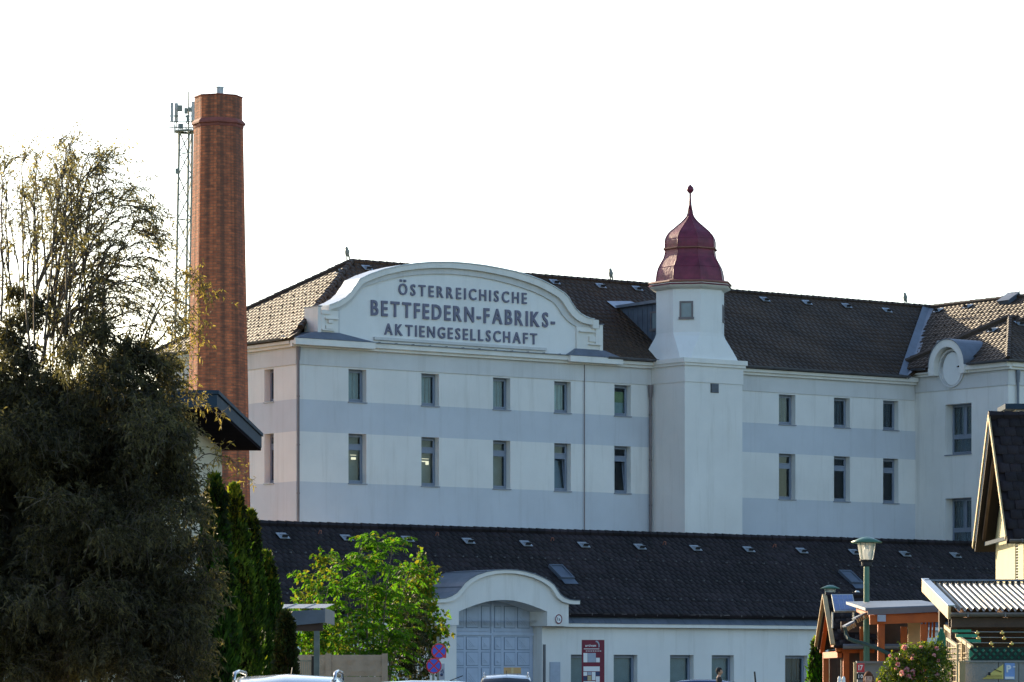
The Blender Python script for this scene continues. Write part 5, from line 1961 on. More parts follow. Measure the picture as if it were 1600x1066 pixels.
def ailanthus():
    rng = np.random.default_rng(31)
    Y = 100.0
    s = Y / FPX
    base = np.array([(575 - CX) * s, Y, 0.0])
    t = plant("feathery_tree", "bright green sunlit tree with long feathered leaves above the beige fence", "tree", base)
    paths, LP, LD, LL = [], [], [], []
    stems = [(590, 845, .0), (560, 850, .4), (615, 850, -.3), (530, 880, .3), (500, 925, -.2), (640, 890, .2), (480, 905, .5), (545, 920, -.5), (600, 930, .6), (575, 880, -.6), (520, 970, .1),
             (640, 950, .4), (470, 960, .2), (560, 980, -.7), (610, 1000, -.5), (500, 1005, .4)]
    for ex, ey, dd in stems:
        e = np.array([(ex - CX) * s, Y + dd * 1.6, CAM_Z + (HY - ey) * s])
        b = base + np.array([(ex - 575) * s * .35, dd * .4, 0])
        P = bez(b, (b + e) / 2 + np.array([-(ex - 575) * s * .15, 0, .5]), e, 9)
        paths.append((P, np.linspace(.05, .012, 9)))
        H = e[2]
        m = 38 if ey < 900 else 34
        for k in range(m):
            u = rng.uniform(.30, 1.0) if k > 7 else rng.uniform(.92, 1.0)
            i = min(int(u * 8), 7)
            p = P[i] + (P[i + 1] - P[i]) * (u * 8 - i)
            a = rng.uniform(0, 2 * PI)
            el = rng.uniform(-.15, .75) if u < .92 else rng.uniform(.2, 1.1)
            d = np.array([math.cos(a) * math.cos(el), math.sin(a) * math.cos(el), math.sin(el)])
            compound_leaf(rng, p, d, rng.uniform(.5, .85), LP, LD, LL, paths, .18)
    V, F = twig_paths_mesh(paths, 4)
    link("trunk", np_mesh("trunk", to_local(V, base), F, BARK_G), t)
    L = np.array(LL)
    V, F = leaf_arrays(rng, np.array(LP), np.array(LD), L, L * .40, droop=.25, curl=.12)
    link("crown", np_mesh("crown", to_local(V, base), F, [LEAF_A, LEAF_Y], (rng.uniform(size=len(L)) < .10).astype(int)), t)


ailanthus()


def bushy(name, label, cat, px, Y, lumps, n, lsize, mtls, mix, seed, wfac=.7, stems=6, bark=BARK_G, droop=.25, flowers=None):
    """leafy bush: leaves on short twigs round several lumps (px, py, rx, ry in photo pixels at its distance)"""
    rng = np.random.default_rng(seed)
    s = Y / FPX
    base = np.array([(px - CX) * s, Y, 0.0])
    t = plant(name, label, cat, base)
    tot = sum(l[2] * l[3] for l in lumps)
    paths, LP, LD = [], [], []
    tips = []
    for lx, ly, rx, ry in lumps:
        c = np.array([(lx - CX) * s, Y, CAM_Z + (HY - ly) * s])
        for _ in range(max(1, stems // 2)):
            b = base + np.append(rng.normal(size=2) * .12, 0)
            e = c + rng.normal(size=3) * np.array([rx, min(rx, ry), ry]) * s * .5
            P = bez(b, (b + e) / 2 + rng.normal(size=3) * .1, e, 7)
            paths.append((P, np.linspace(.022, .005, 7)))
        k = int(n * rx * ry / tot / 6)
        v = unit(rng.normal(size=(k, 3))) * rng.uniform(.35, 1.0, (k, 1)) ** .5
        v *= 1 + .22 * np.sin(v[:, :1] * 7 + v[:, 2:] * 5 + seed)
        Pn = c + v * np.array([rx, (rx + ry) / 2, ry]) * s
        for p, vv in zip(Pn, v):
            d = unit(vv + rng.normal(size=3) * .5)
            ln = lsize * rng.uniform(1.5, 3)
            Q = np.array([p, p + d * ln * .5, p + d * ln])
            if rng.uniform() < .5: paths.append((Q, np.array([.004, .003, .002])))
            tips.append(Q[-1])
            for _ in range(6):
                f = rng.uniform(0, 1)
                LP.append(p + d * ln * f)
                LD.append(unit(d * .4 + rng.normal(size=3)))
    V, F = twig_paths_mesh(paths, 4)
    link("stems", np_mesh("stems", to_local(V, base), F, bark), t)
    LP, LD = np.array(LP), np.array(LD)
    L = lsize * rng.uniform(.6, 1.25, len(LP))
    V, F = leaf_arrays(rng, LP, LD, L, L * wfac, droop=droop, curl=.15)
    link("leaves", np_mesh("leaves", to_local(V, base), F, mtls, (rng.uniform(size=len(L)) < mix).astype(int)), t)
    return t, base, np.array(tips), rng


bushy("young_tree", "slim yellow-green young tree with round leaves left of the archway", "tree", 650, 104.0,
      [(655, 905, 26, 26), (648, 945, 26, 30), (668, 975, 24, 26), (655, 885, 8, 14), (640, 985, 30, 26), (676, 1000, 14, 16)], 3600, .125, [LEAF_A, LEAF_Y], .55, 41, .8, 6)
bushy("dark_shrub", "dark green shrub under the young tree beside the no stopping signs", "shrub", 638, 102.0,
      [(632, 1000, 36, 44), (655, 1030, 26, 40), (615, 1040, 28, 40), (640, 960, 24, 34)], 5200, .10, [LEAF_D, LEAF_R], .2, 42, .6, 6)
bushy("garden_bush", "bright green bush seen under the small carport", "shrub", 478, 96.0,
      [(478, 1010, 26, 30), (470, 985, 18, 20), (520, 1000, 30, 34)], 2600, .11, [LEAF_A, LEAF_Y], .3, 43, .7, 5)
bushy("leafy_vine", "thin yellow-leaved shoot standing above the small carport", "plant", 474, 98.0,
      [(474, 915, 8, 12), (480, 935, 14, 12), (468, 948, 10, 10), (505, 890, 12, 22)], 520, .12, [LEAF_Y, LEAF_A], .4, 44, .8, 4)

# rose bush: blossoms are built one by one
RT, RB, RTIPS, RRNG = bushy("rose_bush", "pink flowering rose bush in front of the timber shelter", "rose bush", 1432, 64.0,
                            [(1438, 1044, 38, 36), (1405, 1058, 26, 30), (1462, 1046, 18, 36), (1428, 1024, 28, 14), (1452, 1020, 22, 14), (1390, 1064, 14, 18)], 10000, .05, [LEAF_B, LEAF_Y], .25, 45, .62, 8)
fl_me = []
for k in range(4):
    rng = np.random.default_rng(60 + k)
    m = 22
    v = unit(rng.normal(size=(m, 3)) + np.array([0, -.3, .4]))
    V, F = leaf_arrays(rng, v * .012, v, np.full(m, .040), np.full(m, .038), droop=-.05, curl=.5)
    fl_me.append(np_mesh("rose_blossom", V, F, PINK))
srt = RTIPS[np.argsort(RTIPS[:, 1])][: len(RTIPS) // 3]
for k in range(46):
    i = RRNG.integers(0, len(srt))
    p = srt[i]
    lx = (p[0] / p[1]) * FPX + CX
    if RRNG.uniform() > .35 and lx > 1430: continue
    o = link("rose_blossom", fl_me[k % 4], RT)
    o.location = tuple(p - RB + np.array([0, -.04, 0]))
    q = RRNG.uniform(.55, 1.25)
    o.scale = (q, q, q)

# ================================================================ yellow house on the right
YH = (12.6, 98.3)
XW = 13.1
yh = thing("yellow_house", "yellow rendered house with steep dark gabled roof at the right edge", "house", (16.5, 98.3, 0))
yo = tuple(yh.location)
FY = ((XW, 98.3, 0), (0, -1), (1, 0))
mb = MB(FY)
wy = [(1.18, 1.78, 3.95, 5.62)]
hs = 2.75
wall_cells(mb, -hs, hs, 0, 5.3, [(1.15, 1.75, 3.95, 5.2)], [(99, 0)], reveal=.22)
mb.poly([(-hs, 0, 5.3), (hs, 0, 5.3), (0, 0, 7.9)])
mb.quad((-hs, 0, 0), (-hs, 8, 0), (-hs, 8, 5.3), (-hs, 0, 5.3))
mb.quad((hs, 0, 0), (hs, 8, 0), (hs, 8, 5.3), (hs, 0, 5.3))
mb.build("wall", YELLOW, yh, yo)
window(yh, FY, 1.15, 1.75, 3.95, 5.2, 'plain', yo, depth=.16, inner='darkslats')
mb = MB(FY)
for k in range(16):
    mb.bar((1.20, .04, 4.02 + k * .073), (1.70, .04, 4.02 + k * .073), .05, .012)
mb.build("louvre_shutter", WHITE, yh, yo)
rz, ez, hp = 8.30, 4.98, 3.35
kk = (rz - ez) / hp
mb = MB()
for sg_ in (-1, 1):
    y0 = 98.3 + sg_ * hp
    mb.slab([(12.6, y0, ez), (21, y0, ez), (21, 98.3, rz), (12.6, 98.3, rz)], (0, sg_ * kk, 1), .16)
yr = mb.build("roof", TILE_LOW, yh, yo)
kY = math.hypot(1, kk)
for sg_, sd_ in ((-1, 51), (1, 52)):
    add_tiles("roof_tiles", (12.6, 98.3 + sg_ * (hp + .04), ez), (1, 0, 0), (0, -sg_, kk), [(.17, 0), (8.4, 0), (8.4, hp * kY), (.17, hp * kY)], TILE_LOW, sd_, yr, .3, .36, yo)
mb = MB()
ridge_caps(mb, (12.55, 98.3, rz + .04), (21, 98.3, rz + .04), .13, .4)
mb.build("ridge_caps", TILE_LOW, yr, yo, kind="stuff")
for sg_ in (-1, 1):
    mb = MB()
    mb.bar((12.56, 98.3 + sg_ * (hp + .05), ez + .03), (12.56, 98.3, rz + .06), .13, .04, up=(1, 0, 0))
    mb.build("verge_board", WOOD_L, yr, yo)
    mb = MB()
    mb.bar((12.78, 98.3 + sg_ * (hp - .55), ez + .22), (12.78, 98.3 + sg_ * .1, rz - .42), .14, .08, up=(1, 0, 0))
    mb.build("rafter", WOOD_D, yr, yo)
mb = MB()
mb.box(12.80, 12.88, 98.3 - hp + .5, 98.3 + hp - .5, 5.02, 5.12)
mb.build("tie_beam", FASCIA, yr, yo)
gutter(((12.6, 98.3 - hp, 0), (1, 0), (0, 1)), .05, 8.3, -.1, ez - .02, yh, yo, r=.07, m=PIPE)
mb = MB()
mb.box(13.35, 15.0, 98.9, 100.1, 7.4, 8.56)
stk = mb.build("chimney_stack", TRIM, yh, yo)
mb = MB()
mb.box(13.05, 15.2, 98.7, 100.3, 8.56, 8.70)
mb.build("chimney_slab", FASCIA, stk, yo)
mb = MB()
mb.box(13.1, 20.8, 95.6, 101, 0.0, .3)
mb.build("plinth", CONC, yh, yo)

# ================================================================ corrugated terrace roof
ct = thing("terrace_canopy", "terrace roof of bright corrugated steel with pale verge board, in front of the yellow house", "canopy", (10, 72, 0))
cto = tuple(ct.location)
xa, xb, yn, yf, zn, zf_ = 8.2, 12.6, 70.0, 74.4, 2.71, 3.33
mb = MB()
pitch = .118
n = int((xb - xa) / pitch) * 4
vs_, fs = [], []
for i in range(n + 1):
    x = xa + .08 + i * pitch / 4
    h = (0, .065, .065, 0)[i % 4]
    vs_ += [(x, yn, zn + h), (x, yf, zf_ + h)]
for i in range(n):
    fs.append((2 * i, 2 * i + 2, 2 * i + 3, 2 * i + 1))
mb.add(vs_, fs)
mb.build("corrugated_sheet", CORR, ct, cto, fixn=False)
mb = MB()
mb.bar((xa, yn - .05, zn - .03), (xa, yf + .05, zf_ - .03), .05, .24)
mb.build("verge_board", WOOD_L, ct, cto)
mb = MB()
mb.bar((xa + .04, yn - .05, zn + .105), (xa + .04, yf + .05, zf_ + .105), .14, .02)
mb.build("verge_flashing", ZINC_L, ct, cto)
mb = MB()
mb.box(xa, xb, yf - .25, yf + .1, zf_ + .05, zf_ + .085)
mb.build("ridge_flashing", ZINC, ct, cto)
gutter(((xa, yn, 0), (1, 0), (0, 1)), .02, 4.3, -.08, zn - .04, ct, cto, r=.07, m=PIPE, brk=.7)
mb = MB()
mb.box(xa + .05, xb, yn + .05, yn + .12, zn - .30, zn - .12)
mb.build("beam", WOOD_D, ct, cto)
for k in range(6):
    mb = MB()
    x = xa + .4 + k * .75
    mb.bar((x, yn + .13, zn - .14), (x, yf, zf_ - .14), .07, .12)
    mb.build("rafter", WOOD_O, ct, cto)
for x, y in ((xa + .35, yf - .2), (xb - .2, yf - .2), (xa + .12, yn + .3), (xb - .2, yn + .2)):
    mb = MB()
    mb.box(x - .06, x + .06, y - .06, y + .06, 0, zn - .3 if y < 72 else zf_ - .2)
    mb.build("post", WOOD_D, ct, cto)
mb = MB()
mb.box(xa + .5, xb, yf - .05, yf, 0, 3.1)
mb.build("back_wall", WOOD_D, ct, cto)

# ================================================================ flat timber carport with orange beams
tc = thing("timber_carport", "orange timber carport with flat sheet roof beside the corrugated canopy", "carport", (8.2, 80, 0))
tco = tuple(tc.location)
D1 = 78.0
xl = W(1352, 0, D1).x; xr = W(1476, 0, D1).x
mb = MB()
mb.add([(xl, D1, 2.92), (xr, D1, 2.98), (xr, D1 + 4.5, 3.17), (xl, D1 + 4.5, 3.14), (xl, D1, 2.86), (xr, D1, 2.92), (xr, D1 + 4.5, 3.11), (xl, D1 + 4.5, 3.08)],
       [(0, 1, 2, 3), (7, 6, 5, 4), (0, 4, 5, 1), (1, 5, 6, 2), (2, 6, 7, 3), (3, 7, 4, 0)])
mb.build("roof_sheet", ZINC, tc, tco)
mb = MB()
mb.bar((xl + .05, D1 - .02, 2.83), (xr, D1 - .02, 2.90), .05, .12)
mb.build("fascia", PIPE, tc, tco)
mb = MB()
mb.bar((xl + .10, D1 + .1, 2.67), (xr, D1 + .1, 2.73), .12, .20)
mb.build("beam", WOOD_O, tc, tco)
for k in range(5):
    mb = MB()
    x = xl + .25 + k * .34
    mb.bar((x, D1 + .2, 2.74), (x, D1 + 4.3, 2.98), .08, .14)
    mb.build("rafter", WOOD_O, tc, tco)
for x in (xl + .35, W(1445, 0, D1).x):
    for y in (D1 + .2, D1 + 4.2):
        mb = MB()
        mb.box(x - .07, x + .07, y - .07, y + .07, 0, 2.58)
        mb.build("post", WOOD_O, tc, tco)
mb = MB()
p = W(1378, 966, D1 - .1)
mb.box(p.x - .085, p.x + .085, D1 - .06, D1 + .03, p.z - .07, p.z + .07)
mb.build("junction_box", GREYP, tc, tco)
# tan board and the slatted bracket under the roof
mb = MB()
a, b = W(1418, 970, D1 + 1.5), W(1438, 1006, D1 + 1.5)
mb.box(a.x, b.x, D1 + 1.4, D1 + 1.45, 0, a.z)
mb.build("board", WOOD_L, tc, tco)
for k in range(4):
    mb = MB()
    q = W(1443 + k * 5.5, 975, D1 + .5)
    mb.bar((q.x, D1 + .45, 2.62), (q.x + .02, D1 + .75, 2.32), .045, .06)
    mb.build("slat", WOOD_O, tc, tco)
# two short corrugated eave pieces and the green drainpipe that swings below them
for (u0, v0), (u1, v1), y in (((1319, 979), (1333, 971.5), 79.0), ((1334, 967), (1352, 958.5), 80.0)):
    mb = MB()
    q0, q1 = W(u0, v0, y), W(u1, v1, y)
    mb.bar(q0, q1, .9, .035, up=(0, 0, 1))
    mb.build("eave_sheet", ZINC, tc, tco)
    for k in range(6):
        mb = MB()
        p = q0.lerp(q1, (k + .5) / 6)
        mb.bar((p.x, y - .46, p.z - .02), (p.x + .035, y - .44, p.z - .10), .022, .02)
        mb.build("eave_rib", WOOD_L, tc, tco)
mb = MB()
mb.tube([W(1320, 980, 78.5), W(1322, 990, 78.5), W(1326, 998, 78.4), W(1336, 1002, 78.3), W(1348, 1005, 78.2), W(1368, 1012, 78.0), W(1392, 1023, 77.8)], .042, 8)
mb.build("downpipe", GREEN_D, tc, tco)
mb = MB()
mb.box(xl - .1, xr, D1 + 4.6, D1 + 4.7, 0, 2.7)
mb.build("back_wall", WOOD_D, tc, tco)
for px0, px1, y0, y1, m_ in ((1330, 1349, 1018, 1034, WOOD_L), (1372, 1382, 1019, 1034, WOOD_L)):
    pass
# pale panels behind the posts
mb = MB()
a, b, c_ = W(1329, 1018, 84), W(1350, 1018, 84), W(1350, 1036, 84)
mb.add([(a.x, 84, a.z), (b.x + .2, 84, b.z), (c_.x + .2, 84, c_.z)], [(0, 1, 2)])
mb.add([(W(1371, 0, 84).x, 84, a.z), (W(1383, 0, 84).x, 84, a.z), (W(1383, 0, 84).x, 84, c_.z), (W(1371, 0, 84).x, 84, c_.z)], [(0, 1, 2, 3)])
mb.build("pale_panel", BEIGE, tc, tco)

# ================================================================ small gabled timber hut with solar panel
ht = thing("timber_hut", "small open orange timber hut with steep dark roof left of the lamp post", "hut", (7.9, 84.3, 0))
hto = tuple(ht.location)
hx0, hx1, hy, hh = 7.08, 8.0, 84.3, 2.2
rz, ez = 3.28, 2.16
kk = (rz - ez) / hh
mb = MB()
for sg_ in (-1, 1):
    mb.slab([(hx0, hy + sg_ * hh, ez), (hx1, hy + sg_ * hh, ez), (hx1, hy, rz), (hx0, hy, rz)], (0, sg_ * kk, 1), .06)
hr = mb.build("roof", TILE_LOW, ht, hto)
kH = math.hypot(1, kk)
add_tiles("roof_tiles", (hx0, hy - hh, ez), (1, 0, 0), (0, 1, kk), [(.13, 0), (hx1 - hx0, 0), (hx1 - hx0, hh * kH), (.13, hh * kH)], TILE_LOW, 55, hr, .24, .26, hto)
mb = MB()
ridge_caps(mb, (hx0, hy, rz + .03), (hx1, hy, rz + .03), .08, .24)
mb.build("ridge_caps", TILE_LOW, hr, hto, kind="stuff")
for sg_ in (-1, 1):
    for dx, dz_, m_ in ((-.02, .03, WOOD_L), (.10, -.12, WOOD_O)):
        mb = MB()
        mb.bar((hx0 + dx, hy + sg_ * hh, ez + dz_), (hx0 + dx, hy, rz + dz_ + .02), .04, .10, up=(1, 0, 0))
        mb.build("verge_board", m_, hr, hto)
mb = MB()
for z0, z1 in ((2.0, 2.14),):
    mb.box(hx0 + .1, hx1, hy - hh + .25, hy - hh + .37, z0, z1)
    mb.box(hx0 + .1, hx0 + .2, hy - hh + .25, hy + hh - .25, z0 - .1, z1 - .1)
mb.build("beam", WOOD_O, ht, hto)
for x, y in ((W(1322, 0, hy - hh + .3).x, hy - hh + .31), (hx0 + .16, hy + hh - .4), (hx1 - .05, hy + hh - .4)):
    mb = MB()
    mb.box(x - .065, x + .065, y - .065, y + .065, 0, 2.0)
    mb.build("post", WOOD_O, ht, hto)
mb = MB()
mb.poly([(hx0 + .25, hy - hh + .5, ez), (hx0 + .25, hy + hh - .5, ez), (hx0 + .25, hy, rz - .25)])
mb.build("gable_boarding", WOOD_O, ht, hto)
mb = MB()
mb.box(hx0 + .25, hx1, hy + hh - .3, hy + hh - .25, 0, 2.1)
mb.build("back_wall", WOOD_D, ht, hto)
mb = MB()
mb.tube([(hx0 + .2, hy - hh - .06, ez - .02), (hx1 + 2.2, hy - hh - .06, ez - .02)], .06, 8)
mb.build("gutter", ZINC, ht, hto)

# solar panel on the hut roof
q = [W(1299, 928.5, 83.2), W(1332.5, 928.5, 83.2), W(1338, 954.5, 82.45), W(1304, 955, 82.45)]
sp = thing("solar_panel", "pale blue solar panel tilted on the small hut roof", "solar panel", tuple((q[2] + q[3]) / 2))
so = tuple(sp.location)
nn_ = (q[1] - q[0]).cross(q[3] - q[0]).normalized()
if nn_.z < 0: nn_ = -nn_
mb = MB()
mb.slab(q, nn_, .04)
mb.build("panel_frame", STEEL, sp, so)
mb = MB()
ctr = sum(q, Vector()) / 4
for i in range(4):
    for j in range(3):
        def lerp(u, v): return (q[0] * (1 - u) + q[1] * u) * (1 - v) + (q[3] * (1 - u) + q[2] * u) * v
        u0, u1, v0, v1 = .04 + .92 * i / 4 + .008, .04 + .92 * (i + 1) / 4 - .008, .05 + .9 * j / 3 + .008, .05 + .9 * (j + 1) / 3 - .008
        mb.poly([lerp(u0, v0) + nn_ * .004, lerp(u1, v0) + nn_ * .004, lerp(u1, v1) + nn_ * .004, lerp(u0, v1) + nn_ * .004])
mb.build("solar_cells", PVBLUE, sp, so)
mb = MB()
a = W(1301, 957, 82.6)
mb.tube([a, a - Vector((0, 0, .35))], .02, 5)
b = W(1334, 957, 82.6)
mb.tube([b, b - Vector((0, 0, .35))], .02, 5)
mb.build("bracket", STEEL, sp, so)
a, b = W(1339, 923, 86), W(1343, 944, 86)
wl = thing("white_lamp_tube", "slim white tube lamp standing behind the solar panel", "lamp", (b.x, 86, 0))
mb = MB()
mb.tube([(b.x, 86, 0), (b.x, 86, b.z)], .03, 6)
mb.build("pole", STEEL, wl, tuple(wl.location))
mb = MB()
mb.tube([(b.x + .02, 86, b.z), (b.x, 86, b.z + .06), (a.x, 86, a.z - .05), (a.x, 86, a.z)], [.03, .075, .075, .03], 10)
mb.build("lamp_cover", WHITE, wl, tuple(wl.location), smooth=True)


# ================================================================ street lamps
def street_lamp(px, Y, ytop, label):
    x = W(px, 0, Y).x
    zt = CAM_Z + (HY - ytop) * Y / FPX
    t = thing("street_lamp", label, "street lamp", (x, Y, 0), 0, "green street lamps")
    k = zt / 4.6
    mb = MB()
    mb.lathe([(.11, 0), (.11, .5), (.075, .62), (.062, zt - .72), (.06, zt - .66)], 12)
    mb.build("post", GREEN_P, t, smooth=False)
    mb = MB()
    mb.lathe([(.06, zt - .66), (.11, zt - .64), (.12, zt - .56), (.155, zt - .53), (.155, zt - .51)], 14)
    mb.build("collar", BLACK, t)
    mb = MB()
    mb.lathe([(.135, zt - .51), (.15, zt - .47), (.205, zt - .14)], 18, cap=False)
    mb.build("lamp_glass", LGLASS, t, smooth=True)
    mb = MB()
    mb.lathe([(.03, zt - .51), (.04, zt - .47), (.075, zt - .40), (.085, zt - .34), (.05, zt - .26), (.03, zt - .12)], 10)
    mb.build("bulb", BULB, t, smooth=True)
    mb = MB()
    mb.lathe([(.335, zt - .135), (.345, zt - .12), (.20, zt - .055), (.10, zt - .015), (.0, zt)], 24)
    mb.lathe([(.33, zt - .14), (.21, zt - .138), (.02, zt - .11)], 24)
    mb.build("lamp_hat", GREEN_P, t, smooth=True)
    mb = MB()
    for i in range(4):
        a = PI / 4 + i * PI / 2
        mb.tube([(.14 * math.cos(a), .14 * math.sin(a), zt - .5), (.208 * math.cos(a), .208 * math.sin(a), zt - .14)], .008, 4)
    mb.build("lamp_bars", GREEN_P, t)


street_lamp(1354, 82.0, 838.5, "nearer tall green street lamp with lit-through glass before the dark roof")
street_lamp(1297, 131.0, 914.0, "farther green street lamp peeping over the small hut")

# ================================================================ terrace fence on the right
tf = thing("terrace_wall", "grey concrete slab wall of the terrace carrying two posters", "wall", (10.5, 67.4, 0))
tfo = tuple(tf.location)
xw0 = W(1506, 0, 67.4).x
xs_ = [xw0, W(1560, 0, 67.4).x, W(1592, 0, 67.4).x, W(1640, 0, 67.4).x, W(1700, 0, 67.4).x]
for i in range(4):
    mb = MB()
    mb.box(xs_[i] + .006, xs_[i + 1] - .006, 67.4, 67.5, 0, 1.74)
    mb.build("wall_slab", CONC, tf, tfo)
mb = MB()
mb.box(xw0, xs_[-1], 67.37, 67.53, 1.742, 1.775)
mb.build("wall_cap", CONC, tf, tfo)
# lattice of green diagonal laths above the wall
gl = thing("green_lattice", "green diagonal lattice on top of the terrace wall", "lattice", (xw0 + .5, 67.45, 1.775))
glo = tuple(gl.location)
x0, x1, z0, z1 = xw0 + .12, xs_[-1], 1.79, 2.0
mb = MB()
mb.box(x0, x1, 67.43, 67.47, z0 - .015, z0 + .015)
mb.box(x0, x1, 67.43, 67.47, z1 - .015, z1 + .015)
mb.build("rail", GREEN_K, gl, glo)
k = 0
step = .13
h = z1 - z0
while x0 + k * step + h < x1:
    xx = x0 + k * step
    for d in (0, 1):
        mb = MB()
        if d: mb.bar((xx, 67.44, z0), (xx + h, 67.44, z1), .045, .012, up=(0, 1, 0))
        else: mb.bar((xx + h, 67.46, z0), (xx, 67.46, z1), .045, .012, up=(0, 1, 0))
        mb.build("lath", GREEN_K, gl, glo)
    k += 1
mb = MB()
mb.box(x0, x1, 67.60, 67.62, 1.5, 1.985)
mb.build("screen_cloth", GREEN_N, gl, glo)
# framed mesh screens stepping down along the side (run straight back from the camera)
ms = thing("mesh_screen", "sloping pale-framed wire screen at the left side of the terrace", "screen", (8.35, 70, 0))
mso = tuple(ms.location)
xm = 8.36
def zr_(y): return 2.01 + (y - 67.8) * (2.45 - 2.01) / 4.2
mb = MB()
mb.bar((xm, 67.8, zr_(67.8)), (xm, 72.0, zr_(72.0)), .05, .07)
mb.build("top_rail", WOOD_L, ms, mso)
for y0, y1 in ((67.85, 69.2), (69.3, 70.6), (70.7, 71.95)):
    mb = MB()
    for y in (y0, y1):
        mb.box(xm - .025, xm + .025, y - .025, y + .025, .6, zr_(y) - .05)
    mb.bar((xm, y0, .7), (xm, y1, .7), .04, .04)
    mb.build("screen_frame", WOOD_L, ms, mso)
    mb = MB()
    for k in range(18):
        z = .75 + k * .09
        if z < zr_(y0) - .06: mb.bar((xm, y0, z), (xm, y1, z), .010, .012)
    for k in range(6):
        y = y0 + (y1 - y0) * (k + .5) / 6
        mb.bar((xm, y, .7), (xm, y, zr_(y) - .05), .01, .01)
    mb.build("wire_mesh", WOOD_L, ms, mso)
    mb = MB()
    mb.add([(xm + .03, y0, .7), (xm + .03, y1, .7), (xm + .03, y1, zr_(y1) - .05), (xm + .03, y0, zr_(y0) - .05)], [(0, 1, 2, 3)])
    mb.build("reed_mat", WOOD_D, ms, mso)
for k, (px, y) in enumerate(((1478, 66.8), (1503, 67.2))):
    gp = thing("gate_post", ("pale wooden gate post left of the wire gate" if k == 0 else "pale wooden gate post against the grey terrace wall"), "post", (W(px, 0, y).x, y, 0), 0, "pale gate posts")
    mb = MB()
    mb.box(-.055, .055, -.06, .06, 0, CAM_Z + (HY - (1038 if k == 0 else 1035)) * y / FPX)
    mb.build("shaft", WOOD_L, gp)
    mb = MB()
    mb.box(-.065, .065, -.07, .07, CAM_Z + 18 * y / FPX + .001 + (.035 if k else 0), CAM_Z + 20 * y / FPX + (.035 if k else 0))
    mb.build("cap", WOOD_L, gp)
tg = thing("wire_gate", "open wire gate leaf with slanted top between the two pale posts", "gate", (W(1481, 0, 67).x, 67, 0))
tgo = tuple(tg.location)
g0, g1 = W(1480, 0, 67.0), W(1496, 0, 66.2)
mb = MB()
zt0, zt1 = CAM_Z + (HY - 998) * 67 / FPX, CAM_Z + (HY - 1009) * 66.2 / FPX
A_, B_ = Vector((g0.x, 67.0, 0)), Vector((g1.x, 66.2, 0))
Z_ = Vector((0, 0, 1))
mb.bar(A_ + Z_ * .2, A_ + Z_ * zt0, .035, .035)
mb.bar(B_ + Z_ * .2, B_ + Z_ * zt1, .035, .035)
mb.bar(A_ + Z_ * zt0, B_ + Z_ * zt1, .04, .05)
mb.bar(A_ + Z_ * .2, B_ + Z_ * .2, .035, .035)
mb.build("gate_frame", WOOD_L, tg, tgo)
mb = MB()
for k in range(18):
    z = .3 + k * .1
    if z < zt1 - .03: mb.bar(A_ + Z_ * z, B_ + Z_ * z, .01, .012)
for k in range(1, 3):
    c = A_.lerp(B_, k / 3)
    mb.bar(c + Z_ * .2, c + Z_ * (zt0 * (1 - k / 3) + zt1 * k / 3), .01, .01)
mb.build("wire_mesh", WOOD_L, tg, tgo)
mb = MB()
cA, cB = A_.lerp(B_, .0) + Vector((.02, .06, 0)), B_ + Vector((.02, .06, 0))
mb.add([cA + Z_ * .2, cB + Z_ * .2, cB + Z_ * (zt1 - .03), cA + Z_ * (zt0 - .03)], [(0, 1, 2, 3)])
mb.build("reed_mat", WOOD_D, tg, tgo)
# folded green parasol beside it
pr = thing("folded_parasol", "green folded parasol standing beside the rose bush", "parasol", (W(1471, 0, 69).x, 69, 0))
zt = CAM_Z + (HY - 981) * 69 / FPX
mb = MB()
mb.tube([(0, 0, 0), (0, 0, zt)], .02, 6)
mb.build("pole", STEEL, pr)
mb = MB()
n = 10
vs_, fs = [], []
prof_ = [(.012, zt), (.05, zt - .10), (.10, zt - .35), (.13, zt - .62), (.11, zt - .66)]
for i, (r, z) in enumerate(prof_):
    for k in range(n * 2):
        a = PI * k / n
        rr = r * (1.15 if k % 2 else .72)
        vs_.append((rr * math.cos(a), rr * math.sin(a), z))
m_ = n * 2
for i in range(len(prof_) - 1):
    for k in range(m_):
        fs.append((i * m_ + k, i * m_ + (k + 1) % m_, (i + 1) * m_ + (k + 1) % m_, (i + 1) * m_ + k))
mb.add(vs_, fs)
mb.build("cloth", GREEN_C, pr)
# green shade nets hung inside the terrace
for i, (x0_, x1_, y0_, y1_) in enumerate(((1488, 1517, 984, 988), (1494, 1526, 991, 996), (1503, 1532, 999, 1004))):
    Yn = 69.6 - i * .25
    a, b = W(x0_, y1_, Yn), W(x1_, y0_, Yn)
    sn = thing("shade_net", ("topmost", "middle", "lowest")[i] + " of the three green net strips under the corrugated canopy", "net", ((a.x + b.x) / 2, Yn, a.z), 0, "green shade nets")
    mb = MB()
    for k in range(9):
        x = a.x + (b.x - a.x) * k / 8
        mb.box(x - .006, x + .006, Yn - .005, Yn + .005, a.z, b.z)
    mb.box(a.x, b.x, Yn + .006, Yn + .012, a.z, b.z)
    mb.build("net", GREEN_N, sn, (tuple(sn.location)))
